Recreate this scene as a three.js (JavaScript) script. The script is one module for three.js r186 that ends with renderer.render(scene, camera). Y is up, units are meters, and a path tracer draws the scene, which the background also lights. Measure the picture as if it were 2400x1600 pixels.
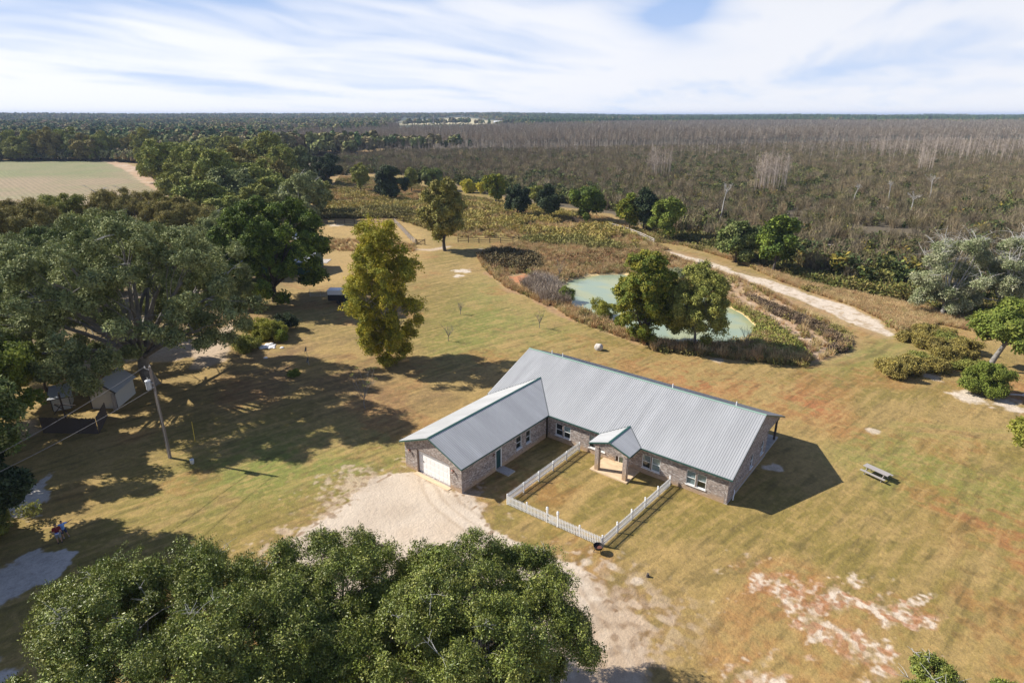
import * as THREE from 'three';
import { mergeGeometries, mergeVertices } from 'three/addons/utils/BufferGeometryUtils.js';
import { MarchingCubes } from 'three/addons/objects/MarchingCubes.js';

// ---------- camera, sky, sun, exposure ----------
const scene = new THREE.Scene();
const YAW = -0.674, PITCH = 0.357, EYE = new THREE.Vector3(27.5, 33.2, 48.21);
const camera = new THREE.PerspectiveCamera(58.55, 1024 / 682, 0.5, 30000);
camera.position.copy(EYE);
camera.lookAt(EYE.x + Math.sin(YAW) * Math.cos(PITCH), EYE.y - Math.sin(PITCH), EYE.z - Math.cos(YAW) * Math.cos(PITCH));
const renderer = new THREE.WebGLRenderer({ antialias: true });
renderer.toneMapping = THREE.LinearToneMapping;
renderer.toneMappingExposure = 1.66;
renderer.shadowMap.enabled = true;
const SUN = new THREE.Vector3(-1.165, 1, 0.49).normalize();
const sun = new THREE.DirectionalLight(new THREE.Color(1, 0.94, 0.85), 5);
sun.name = 'sun';
sun.position.copy(SUN).multiplyScalar(400);
sun.castShadow = true;
Object.assign(sun.shadow.camera, { left: -200, right: 200, top: 200, bottom: -200, far: 1200 });
scene.add(sun, sun.target);
const FOG = new THREE.FogExp2(new THREE.Color(0.52, 0.65, 0.9), 0.000085);
scene.fog = FOG;

// ---------- random numbers and noise ----------
function rng(seed) { let a = seed >>> 0; return () => { a = (a + 0x6d2b79f5) | 0; let t = Math.imul(a ^ (a >>> 15), 1 | a); t = (t + Math.imul(t ^ (t >>> 7), 61 | t)) ^ t; return ((t ^ (t >>> 14)) >>> 0) / 4294967296; }; }
const LAT = new Float32Array(65536);
{ const r = rng(77); for (let i = 0; i < 65536; i++) LAT[i] = r(); }
function vn(x, y) {
  const ix = Math.floor(x), iy = Math.floor(y); let fx = x - ix, fy = y - iy;
  fx = fx * fx * (3 - 2 * fx); fy = fy * fy * (3 - 2 * fy);
  const x0 = ix & 255, x1 = (ix + 1) & 255, y0 = (iy & 255) << 8, y1 = ((iy + 1) & 255) << 8;
  const a = LAT[y0 | x0], b = LAT[y0 | x1], c = LAT[y1 | x0], d = LAT[y1 | x1];
  return a + (b - a) * fx + (c - a + (a - b - c + d) * fx) * fy;
}
function fbm(x, y, o) { let s = 0, a = 0.5, n = 0; for (let i = 0; i < o; i++) { s += a * vn(x, y); n += a; a *= 0.5; const t = x * 1.62 - y * 1.18 + 17.3; y = x * 1.18 + y * 1.62 + 5.7; x = t; } return s / n; }
const sst = (a, b, x) => { const t = Math.min(1, Math.max(0, (x - a) / (b - a))); return t * t * (3 - 2 * t); };
const lerp = (a, b, t) => a + (b - a) * t;
const TAU = Math.PI * 2;

// ---------- the sky: thin cirrus over blue, whiter to the horizon ----------
{
  const W = 3072, H = 1536, data = new Float32Array(W * H * 4);
  const fx = Math.sin(YAW), fz = -Math.cos(YAW), rx = Math.cos(YAW), rz = Math.sin(YAW);
  for (let j = 0; j < H; j++) {
    const el = ((j + 0.5) / H - 0.5) * Math.PI, y = Math.sin(el), c = Math.cos(el);
    for (let i = 0; i < W; i++) {
      const th = ((i + 0.5) / W - 0.5) * TAU, x = Math.cos(th) * c, z = Math.sin(th) * c, k = (j * W + i) * 4;
      const up = Math.max(0, y);
      const cosS = x * SUN.x + y * SUN.y + z * SUN.z;
      // clear air
      const t = Math.pow(1 - up, 11), glow = 0.1 * Math.pow(Math.max(0, cosS), 6);
      const hi = sst(0.08, 0.8, up);
      let r = lerp(lerp(0.17, 0.045, hi), 0.43, t) + glow, g = lerp(lerp(0.29, 0.095, hi), 0.505, t) + glow, b = lerp(lerp(0.53, 0.255, hi), 0.62, t) + glow * 0.9;
      // cirrus sheet on a high plane
      const d = 1 / (up + 0.07), u = (x * rx + z * rz) * d, v = (x * fx + z * fz) * d;
      const w1 = fbm(u * 0.55 + 3.1, v * 0.3 + 7.7, 4), w2 = fbm(u * 0.5 + 31.1, v * 0.35 + 17.7, 4);
      const uu = u + 1.6 * (w1 - 0.5), vv = v + 1.8 * (w2 - 0.5);
      const ang = 0.95, sa = uu * Math.cos(ang) + vv * Math.sin(ang), sb = -uu * Math.sin(ang) + vv * Math.cos(ang);
      const streak = fbm(sa * 0.6 + 9, sb * 1.6 + 4, 6), sheet = fbm(uu * 0.5 + 51, vv * 0.3 + 22, 4);
      const wisp = fbm(sa * 1.1 + 70 + 0.6 * w2, sb * 5.2 + 13, 5);
      let cov = 0.55 * sheet + 0.36 * streak + 0.15 * wisp + 0.04;
      cov = sst(0.40, 0.72, cov + 0.16 * Math.pow(1 - up, 16) + 0.04);
      // the sheet has a few openings where the blue shows, and closes up low down
      const az = Math.atan2(x * rx + z * rz, x * fx + z * fz) * 57.3, eld = el * 57.3;
      const wob = 3 * (w1 - 0.5), wob2 = 14 * (w2 - 0.5);
      for (const [a, e, sx, sy, s] of [[12.5, 7, 3.4, 2.1, 0.9], [14.8, 4.8, 2.2, 0.9, 0.25], [-28, 9.2, 5, 1.6, 0.45], [-19, 10, 8, 1.3, 0.45], [-10, 10.2, 4, 1.2, 0.4], [3, 9.8, 6, 1.0, 0.4], [36, 8, 5, 2, 0.06], [-33, 5, 6, 0.5, 0.2], [-16, 6.2, 7, 0.4, 0.2]]) {
        const da = (az - a + wob2) / sx, de = (eld - e + wob) / sy;
        cov -= 1.3 * s * Math.exp(-da * da - de * de) * (0.55 + 0.9 * (1 - streak));
      }
      cov = lerp(0.2 * sst(0.3, 0.05, up), 1, Math.max(0, Math.min(1, cov))) * lerp(0.92, 0.22, sst(0.12, 0.45, up));
      const white = lerp(0.575, 0.24, sst(0.1, 0.5, up)) + 0.10 * Math.max(0, cosS);
      r = lerp(r, white * 0.985, cov); g = lerp(g, white * 0.995, cov); b = lerp(b, white * 1.04, cov);
      if (y < 0) { const q = sst(0, 0.08, -y); r = lerp(r, 0.13, q); g = lerp(g, 0.11, q); b = lerp(b, 0.06, q); }
      data[k] = r; data[k + 1] = g; data[k + 2] = b; data[k + 3] = 1;
    }
  }
  const sky = new THREE.DataTexture(data, W, H, THREE.RGBAFormat, THREE.FloatType);
  sky.mapping = THREE.EquirectangularReflectionMapping;
  sky.magFilter = THREE.LinearFilter;
  sky.needsUpdate = true;
  scene.background = sky;
  scene.environment = sky;
}

// ---------- naming ----------
const used = {};
function numbered(name) { const n = (used[name] = (used[name] ?? 0) + 1); return n === 1 ? name : name + '_' + String(n - 1).padStart(3, '0'); }
function tag(o, label, category, group, kind) {
  if (label) o.userData.label = label;
  if (category) o.userData.category = category;
  if (group) o.userData.group = group;
  if (kind) o.userData.kind = kind;
  return o;
}
function shade(m) { m.castShadow = m.receiveShadow = true; return m; }
function thing(name, label, category, [x, y, z] = [0, 0, 0], turn = 0, group) {
  const o = new THREE.Group(); o.name = numbered(name); o.position.set(x, y, z); o.rotation.y = turn; scene.add(o);
  return tag(o, label, category, group);
}
function part(name, geo, mat, parent, pos) {
  const m = shade(new THREE.Mesh(Array.isArray(geo) ? (geo.length > 1 ? mergeGeometries(geo.map((g) => { const h = g.index ? g.toNonIndexed() : g; for (const k of Object.keys(h.attributes)) if (!['position', 'normal', 'uv'].includes(k)) h.deleteAttribute(k); return h; })) : geo[0]) : geo, mat));
  m.name = name; if (pos) m.position.set(...pos); parent.add(m); return m;
}
const bx = (w, h, d, x = 0, y = 0, z = 0) => new THREE.BoxGeometry(w, h, d).translate(x, y, z);
const tube = (pts, r, seg = 8, rad = 6) => new THREE.TubeGeometry(new THREE.CatmullRomCurve3(pts.map((p) => new THREE.Vector3(...p))), seg, r, rad);
// a straight bar with a square section from a to b
function bar(a, b, w, h = w) {
  const A = new THREE.Vector3(...a), B = new THREE.Vector3(...b), g = new THREE.BoxGeometry(w, h, A.distanceTo(B)), m = new THREE.Matrix4().lookAt(A, B, Math.abs(B.y - A.y) > 0.95 * A.distanceTo(B) ? new THREE.Vector3(1, 0, 0) : new THREE.Vector3(0, 1, 0));
  return g.applyMatrix4(m).translate((A.x + B.x) / 2, (A.y + B.y) / 2, (A.z + B.z) / 2);
}
// a tapered round bar from a to b
function rod(a, b, r0, r1 = r0, n = 6) {
  const A = new THREE.Vector3(...a), B = new THREE.Vector3(...b), L = A.distanceTo(B), g = new THREE.CylinderGeometry(r1, r0, L, n).translate(0, L / 2, 0);
  return g.applyQuaternion(new THREE.Quaternion().setFromUnitVectors(new THREE.Vector3(0, 1, 0), B.clone().sub(A).normalize())).translate(A.x, A.y, A.z);
}
const std = (r, g, b, rough = 0.85, more = {}) => new THREE.MeshStandardMaterial({ color: new THREE.Color().setRGB(r, g, b), roughness: rough, ...more });
function texture(W, H, fn, srgb = true) {
  const d = new Uint8Array(W * H * 4), o = [0, 0, 0];
  const enc = (v) => { v = Math.min(1, Math.max(0, v)); return 255 * (srgb ? (v <= 0.0031308 ? 12.92 * v : 1.055 * Math.pow(v, 1 / 2.4) - 0.055) : v) + 0.5; };
  for (let j = 0; j < H; j++) for (let i = 0; i < W; i++) { fn(i, j, o); const k = (j * W + i) * 4; d[k] = enc(o[0]); d[k + 1] = enc(o[1]); d[k + 2] = enc(o[2]); d[k + 3] = 255; }
  const t = new THREE.DataTexture(d, W, H); t.magFilter = THREE.LinearFilter; t.wrapS = t.wrapT = THREE.RepeatWrapping; if (srgb) t.colorSpace = THREE.SRGBColorSpace; t.needsUpdate = true; return t;
}


// ---------- ground ----------
// the ground is described in metres: a runs to the right of the view axis, b along it
const FX = Math.sin(YAW), FZ = -Math.cos(YAW), RX = Math.cos(YAW), RZ = Math.sin(YAW);
const toAB = (x, z) => [(x - 27.5) * RX + (z - 48.21) * RZ, (x - 27.5) * FX + (z - 48.21) * FZ];
const fromAB = (a, b) => [27.5 + a * RX + b * FX, 48.21 + a * RZ + b * FZ];
function sdPoly(P, x, z) {  // signed distance, negative inside
  let d = 1e18, inside = false;
  for (let i = 0, j = P.length - 1; i < P.length; j = i++) {
    const ax = P[j][0], az = P[j][1], ex = P[i][0] - ax, ez = P[i][1] - az, wx = x - ax, wz = z - az;
    const t = Math.min(1, Math.max(0, (wx * ex + wz * ez) / (ex * ex + ez * ez))), dx = wx - ex * t, dz = wz - ez * t;
    d = Math.min(d, dx * dx + dz * dz);
    if ((P[i][1] > z) !== (az > z) && x < ((ax - P[i][0]) * (z - P[i][1])) / (az - P[i][1]) + P[i][0]) inside = !inside;
  }
  return inside ? -Math.sqrt(d) : Math.sqrt(d);
}
function sdLine(L, x, z) {  // distance to a polyline whose points carry a half width
  let d = 1e9;
  for (let i = 1; i < L.length; i++) {
    const [ax, az, aw] = L[i - 1], [bx_, bz, bw] = L[i], ex = bx_ - ax, ez = bz - az, t = Math.min(1, Math.max(0, ((x - ax) * ex + (z - az) * ez) / (ex * ex + ez * ez)));
    d = Math.min(d, Math.hypot(x - ax - ex * t, z - az - ez * t) - lerp(aw, bw, t));
  }
  return d;
}
const POND = [[-40.58, -53.94], [-41.61, -59.96], [-39.94, -66.17], [-35.81, -70.47], [-28.42, -70.49], [-21.76, -68.97], [-12.15, -63.29], [-5.38, -58.23], [-1.51, -53.02], [-0.54, -46.36], [-3.58, -41.38], [-7.59, -37.42], [-11.94, -37.25], [-17.69, -39.22], [-24.3, -41.83], [-32.64, -45.44]];
const Z = {
  drive: { p: [[-14.28, 18.32], [-14.43, 15.96], [-12.51, 13.42], [-7.97, 13.46], [-4.8, 13.59], [-2.33, 14.9], [-0.21, 15.94], [3.97, 14.99], [8.34, 15.11], [11.36, 16.37], [14.03, 17.62], [15.89, 19.5], [16.29, 22.02], [14.36, 25.41], [11.35, 27.82], [6.83, 23.57], [1.33, 24.39], [-1.8, 28.98], [1.7, 35.52], [-1.91, 38.41], [-5.51, 32.45], [-12.18, 27.89], [-13.39, 25.88], [-12.99, 22.63]], s: 1.1 },
  driveFade: { p: [[-17.89, 18.02], [-12.48, 11.96], [-3.27, 13.22], [0.83, 15.76], [6.98, 14.57], [10.86, 14.53], [15.89, 14.85], [16.7, 20.51], [15.77, 24.29], [5.72, 32.31], [-13.71, 27.73]], s: 3.0 },
  barren: { p: [[10.23, 14.74], [11.41, 13.5], [15.55, 14.09], [16.46, 15.39], [15.36, 19.06], [15.87, 22.36], [14.36, 25.41], [10.63, 19.05]], s: 2.2 },
  scald: { p: [[17.53, 7.28], [19.97, 5.58], [22.74, 5.33], [25.72, 4.08], [28.07, 2.92], [30.6, 3.1], [30.18, 5.39], [27.51, 6.57], [25.29, 6.32], [23.69, 8.11], [21.89, 7.97], [18.9, 8.39]], s: 1.4 },
  scald2: { p: [[20.55, 8.6], [22.61, 8.45], [25.62, 8.07], [27.01, 8.39], [28.93, 9.51], [28.22, 11.31], [26.02, 11.41], [24.03, 10.77], [21.63, 10.26]], s: 1.4 },
  scald3: { p: [[20.41, 16.31], [21.83, 14.75], [22.84, 17.17], [21.6, 18.91]], s: 1.3 },
  gravel: { p: [[-25.41, 45.75], [-27.35, 43.25], [-27.91, 41.14], [-26.2, 39.23], [-23.99, 39.31], [-23.07, 41.04], [-22.96, 43.25], [-22.84, 45.79]], s: 1.0 },
  gravel2: { p: [[-18.65, 46.66], [-15.84, 45.27], [-13.16, 45.93], [-14.37, 48.36]], s: 1.4 },
  pathL: { p: [[-39.92, 38.98], [-39.97, 36.16], [-36.82, 37.41], [-33.66, 39.93], [-35.61, 40.7]], s: 1.6 },
  yardL: { p: [[-76.4, 21.15], [-72.13, 11.6], [-64.68, 6.92], [-59.93, 8], [-58.17, 11.54], [-60.88, 16.45], [-69.63, 24.46]], s: 3.2 },
  yardL2: { p: [[-64.56, 11.7], [-70.77, 2.31], [-75.65, -1.45], [-66.19, 2.88], [-54.9, 10.63], [-55.6, 15.25]], s: 2.4 },
  yardL3: { p: [[-55.87, 36.98], [-56.36, 34.01], [-55.68, 32.06], [-50.27, 34.41], [-50.94, 37.36]], s: 2 },
  yardB: { p: [[-116.35, -0.25], [-115.54, -10.92], [-89.91, -4.22], [-83.82, 5.07], [-96.84, 8.72]], s: 3 },
  reeds: { p: [[-72.33, -62.75], [-75.28, -70.3], [-75.26, -85.1], [-61.33, -92.35], [-44.98, -103.89], [-33.27, -97.16], [-13.77, -82.2], [-1.57, -70.99], [12.4, -57.22], [13.68, -50.8], [10.29, -39.79], [6.01, -40.17], [1.56, -38.37], [-5.79, -33.41], [-11.21, -32.83], [-17.79, -33.63], [-27.42, -36.81], [-38.46, -41.53], [-48.88, -45.14], [-60.05, -52.64]], s: 2.2 },
  redclay: { p: [[-53.78, -52.64], [-52.84, -56.87], [-44.99, -52.64], [-41.02, -46.44], [-46.45, -47.08]], s: 1.3 },
  shore: { p: [[-41.5, -53.2], [-43.7, -63.16], [-37.4, -73.34], [-22.53, -72.86], [-5.95, -62.13], [-0.53, -53.79], [0.88, -44.19], [-2.99, -39.87], [-11.39, -36.15], [-23.78, -40.97], [-33.29, -44.19]], s: 1.6 },
  dambare: { p: [[-19.92, -83.16], [-10.49, -77.97], [-2.22, -70.48], [6.8, -61.71], [12.36, -55.88], [12.98, -48.4], [10.25, -42.26], [3.45, -48.77], [-2.92, -58.9], [-13.56, -69.18]], s: 2.5 },
  meadow: { p: [[-232.63, -131.65], [-175.64, -124.85], [-157.06, -122.38], [-131.12, -135.07], [-106.96, -139.41], [-70.85, -125.22], [-45.52, -104.97], [-58.83, -92.82], [-77.97, -88.6], [-93.37, -78.82], [-115.5, -84.35], [-137.19, -91.53], [-159.63, -77.31], [-184.4, -92.51]], s: 3.5 },
  strawB: { p: [[-272.73, -170.24], [-247.33, -174.49], [-204.3, -166.67], [-157.67, -148.55], [-120.46, -143.58], [-77.54, -136.76], [-39.95, -109.43], [-1.8, -87.14], [16.97, -82.19], [34.7, -89.6], [34.77, -70.04], [23.14, -74.17], [18.4, -62.01], [1.22, -85.16], [-29.26, -107.06], [-46.9, -107.76], [-89.18, -127.47], [-139.11, -128.68], [-181.26, -129.71], [-215.23, -122.85]], s: 4.5 },
  green1: { p: [[-47.52, -30.67], [-57, -47.66], [-41.69, -38.95], [-25.42, -32.48], [-19.25, -26.89], [-25.96, -19.14], [-29.23, -5.82], [-37.61, -12.22], [-42.91, -21.41]], s: 5 },
  green2: { p: [[20.84, -21.17], [26.15, -24.21], [30.93, -20.47], [36.25, -22.8], [36.17, -16.65], [29.97, -14.18], [25.15, -13.93], [20.87, -16.59]], s: 4 },
  green3: { p: [[13.68, -50.8], [19.49, -62.88], [22.19, -59.98], [20.69, -45.7], [13.16, -39.68]], s: 4 },
  green4: { p: [[-31.73, 20.82], [-23.63, 13.13], [-18.75, 9.23], [-12.88, 14.52], [-18, 22.38], [-21.74, 29.61], [-27.41, 31.65]], s: 4 },
  red1: { p: [[-12.28, -26.65], [-4.91, -31.44], [7.51, -31.37], [19.02, -26.2], [17.28, -21.45], [11.54, -21.63], [1.33, -22.89], [-8.51, -22.37]], s: 3.5 },
  red2: { p: [[30.14, -11.83], [36.75, -15.53], [36.56, -6.59], [32.36, -4.44]], s: 4 },
  red3: { p: [[25.1, -47.29], [36.76, -62.58], [36.47, -40.14], [30.92, -35.71]], s: 4 },
  brownL: { p: [[-57.87, 6.35], [-57.57, -4.01], [-43.46, -5.16], [-27.22, 1.6], [-25.84, -6.6], [-19.4, -4.64], [-23.04, 7.39], [-37.2, 9.58], [-41.41, 17.71]], s: 5 },
  pasture: { p: [[-156.7, -73.53], [-127.59, -96.78], [-93.4, -66.73], [-67.99, -38.88], [-80.9, -19.57], [-102.34, -32.67]], s: 3 },
  crop: { p: [[-729.74, 16.7], [-616.8, -67.29], [-522.73, -136.32], [-431.07, -120.97], [-331.38, -92.37], [-286.53, -83.84], [-183.68, -29.89], [-229.86, 6.99], [-272.81, 41.3]], s: 3 },
  cropgreen: { p: [[-744.76, 15.9], [-532.41, -140.92], [-433.33, -119.16], [-375.47, -88.18], [-433.46, -32.09], [-532.78, 27.31]], s: 14 },
  cropedge: { p: [[-535.61, -138.36], [-526.55, -145.6], [-413.35, -121.97], [-290.36, -85.53], [-257.9, -68.49], [-310.57, -81.78], [-408.06, -109.62]], s: 3 },
  scrubfloor: { p: [[-522.26, -250.69], [-318.1, -508.21], [-150.63, -763.5], [80.76, -826.82], [43.53, -103.41], [16.55, -85.47], [-2.78, -90.98], [-32.51, -115.37], [-60.2, -128.53], [-82.49, -145.31], [-113.8, -148.9], [-162.29, -165.13], [-239.74, -206.77], [-278.41, -190.14], [-280.48, -164.05]], s: 5 },
  woodfloor: { p: [[-88.35, 43.34], [-80.26, 30.88], [-76.4, 21.15], [-65.75, 7.78], [-79.14, -5.42], [-88.17, -18.14], [-96, -31.97], [-145.03, -60.77], [-132.9, -35.18], [-271.28, -78.08], [-247.01, -42.49], [-280.31, -15.89], [-272.81, 41.3]], s: 6 },
  farfield: { p: [[-1323.7, -1127.42], [-1877.92, -1666.38], [-2184.93, -2318], [-1511.1, -1810.32], [-1086.96, -1316.53], [-1315.72, -1387.82], [-1326.86, -1288.15]], s: 25 },
  farfield2: { p: [[-2221, -489.47], [-1965.35, -653.61], [-1790.77, -611.61], [-2074.58, -453.95]], s: 20 },
};
const ROAD = [[-37.85, -98.14, 0.7], [-28.14, -93.13, 1.6], [-17.32, -86.77, 1.5], [-7.29, -81.86, 2.2], [1.11, -75.77, 2.6], [7.37, -71.74, 2.9], [12.18, -66.91, 2.6], [17.51, -61.83, 0.7]];
const RUTS = [[[-10.82, 13.85, 0.12], [-7.45, 15.71, 0.14], [-3.4, 16.54, 0.14], [2.58, 16.78, 0.14], [8.29, 17.16, 0.14], [12.61, 19.42, 0.14], [15.6, 22.95, 0.14]], [[-8.66, 13.64, 0.12], [-5.59, 15.07, 0.14], [-1.73, 15.59, 0.14], [3.54, 16.01, 0.14], [9.06, 16.26, 0.14], [13.44, 18.52, 0.14], [16.53, 22.21, 0.14]]];
const TRACKS = [[[10.46, -39.12, 0.1], [14.14, -42.86, 0.2], [17.27, -50.25, 0.25], [19.1, -61.28, 0.1]], [[24.16, -27.08, 0.05], [28.07, -29.18, 0.15], [31.92, -30.75, 0.2], [36.4, -34.58, 0.1]], [[3.22, 10.87, 0.3], [2.41, 6.07, 0.35], [2.64, 1.63, 0.3]]];
const ROAD2 = [[-91.54, -59.41, 0.4], [-87.18, -61.49, 0.9], [-86.75, -67.55, 0.4]];
const SANDY = [[-65.46, -49.87, 2.2, 1.2], [-63.07, -46.2, 1.6, 1.0], [-138.46, -69.11, 3, 0.7], [-77.69, -70.47, 1.5, 0.5], [24.73, -46.05, 1.6, 0.6], [29.77, -41.48, 2.6, 1.0], [32.8, -41.57, 2.6, 0.9], [0, -33.86, 1.3, 0.5], [15.35, -9.54, 1.1, 1.6], [21.59, -24.25, 0.9, 0.7], [-130.2, -10.41, 3, 2], [9.52, 13.17, 0.5, 0.5], [7.79, 13.92, 0.6, 0.6], [11.91, 13.4, 0.6, 0.6], [-54.39, -141.58, 2.5, 0.6], [-48.54, -156.38, 3, 0.5], [-4.93, -228.21, 7, 2.5], [-33.02, -291.09, 9, 2], [-11.13, -132.45, 5, 1.4]];
function height(x, z) {
  const [a, b] = toAB(x, z), r = Math.hypot(a, b);
  let y = 12 * sst(1100, 4200, r) + sst(2000, 3600, r) * (14 * (fbm(x / 1100 + 2, z / 1100 + 6, 3) - 0.5) + (b > 1 ? 12 * Math.exp(-(((a / b + 0.07) / 0.2) ** 2)) + 9 * Math.exp(-(((a / b + 0.8) / 0.4) ** 2)) : 0)) + 3 * sst(500, 1800, r) * (fbm(x / 420 + 9, z / 420 + 3, 3) - 0.5) * 4;
  if (r < 260) { const d = sdPoly(POND, x, z); if (d < 3) y -= 1.3 * sst(2.6, -2.5, d); }
  return y;
}
const FAR = [];
for (let v = 300, s = 10; v < 14000; v += s, s *= 1.16) FAR.push(v);
const rangeTo = (a, b, s) => { const o = []; for (let v = a; v < b - 1e-6; v += s) o.push(v); return o; };
const linesA = [...FAR.map((v) => -v - 130).reverse(), ...rangeTo(-400, -70, 10), ...rangeTo(-70, 70, 2), ...rangeTo(70, 290, 10), ...FAR.map((v) => v - 10)];
const linesB = [-2500, -1200, -600, -300, -150, -80, ...rangeTo(-30, 22, 4), ...rangeTo(22, 162, 2), ...rangeTo(162, 660, 6), ...FAR.map((v) => v + 360)];
const PATCH = [{ a0: -70, a1: 70, b0: 22, b1: 162, n: 2048 }, { a0: -400, a1: 290, b0: -30, b1: 660, n: 2048 }, { a0: -14200, a1: 14200, b0: -2500, b1: 14500, n: 1024 }];
const MASKS = Object.entries(Z);
function masksFor(p) {   // soft zone weights on a coarse lattice
  const N = 384, out = {};
  for (const [k, zone] of MASKS) {
    const m = new Float32Array(N * N); let any = false;
    let x0 = 1e9, x1 = -1e9, z0 = 1e9, z1 = -1e9;
    for (const [x, z] of zone.p) { x0 = Math.min(x0, x); x1 = Math.max(x1, x); z0 = Math.min(z0, z); z1 = Math.max(z1, z); }
    const pad = zone.s * 3;
    for (let j = 0; j < N; j++) for (let i = 0; i < N; i++) {
      const [x, z] = fromAB(lerp(p.a0, p.a1, i / (N - 1)), lerp(p.b0, p.b1, j / (N - 1)));
      if (x < x0 - pad || x > x1 + pad || z < z0 - pad || z > z1 + pad) continue;
      const v = sst(zone.s * 1.5, -zone.s * 1.5, sdPoly(zone.p, x, z));
      if (v > 0) { m[j * N + i] = v; any = true; }
    }
    if (any) out[k] = m;
  }
  const pick = (k, fa, fb) => {
    const m = out[k]; if (!m) return 0;
    const x = Math.min(N - 1.001, Math.max(0, fa * (N - 1))), y = Math.min(N - 1.001, Math.max(0, fb * (N - 1))), i = x | 0, j = y | 0, u = x - i, v = y - j, q = j * N + i;
    return (m[q] * (1 - u) + m[q + 1] * u) * (1 - v) + (m[q + N] * (1 - u) + m[q + N + 1] * u) * v;
  };
  return pick;
}
const C = {
  tan: [0.268, 0.184, 0.060], olive: [0.165, 0.128, 0.023], dark: [0.075, 0.056, 0.014], straw: [0.37, 0.245, 0.088], green: [0.145, 0.18, 0.03], red: [0.29, 0.115, 0.038], sand: [0.50, 0.42, 0.325], sand2: [0.42, 0.32, 0.22], gravel: [0.42, 0.385, 0.34],
  reed: [0.34, 0.24, 0.115], reedred: [0.27, 0.155, 0.075], clay: [0.42, 0.17, 0.07], shore: [0.62, 0.47, 0.22], cropsoil: [0.275, 0.205, 0.12], cropgreen: [0.135, 0.155, 0.052], scrub: [0.10, 0.078, 0.045], wood: [0.11, 0.085, 0.045], bare: [0.36, 0.24, 0.14], litter: [0.17, 0.10, 0.045], far: [0.05, 0.065, 0.03], pale: [0.42, 0.36, 0.2],
};
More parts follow.
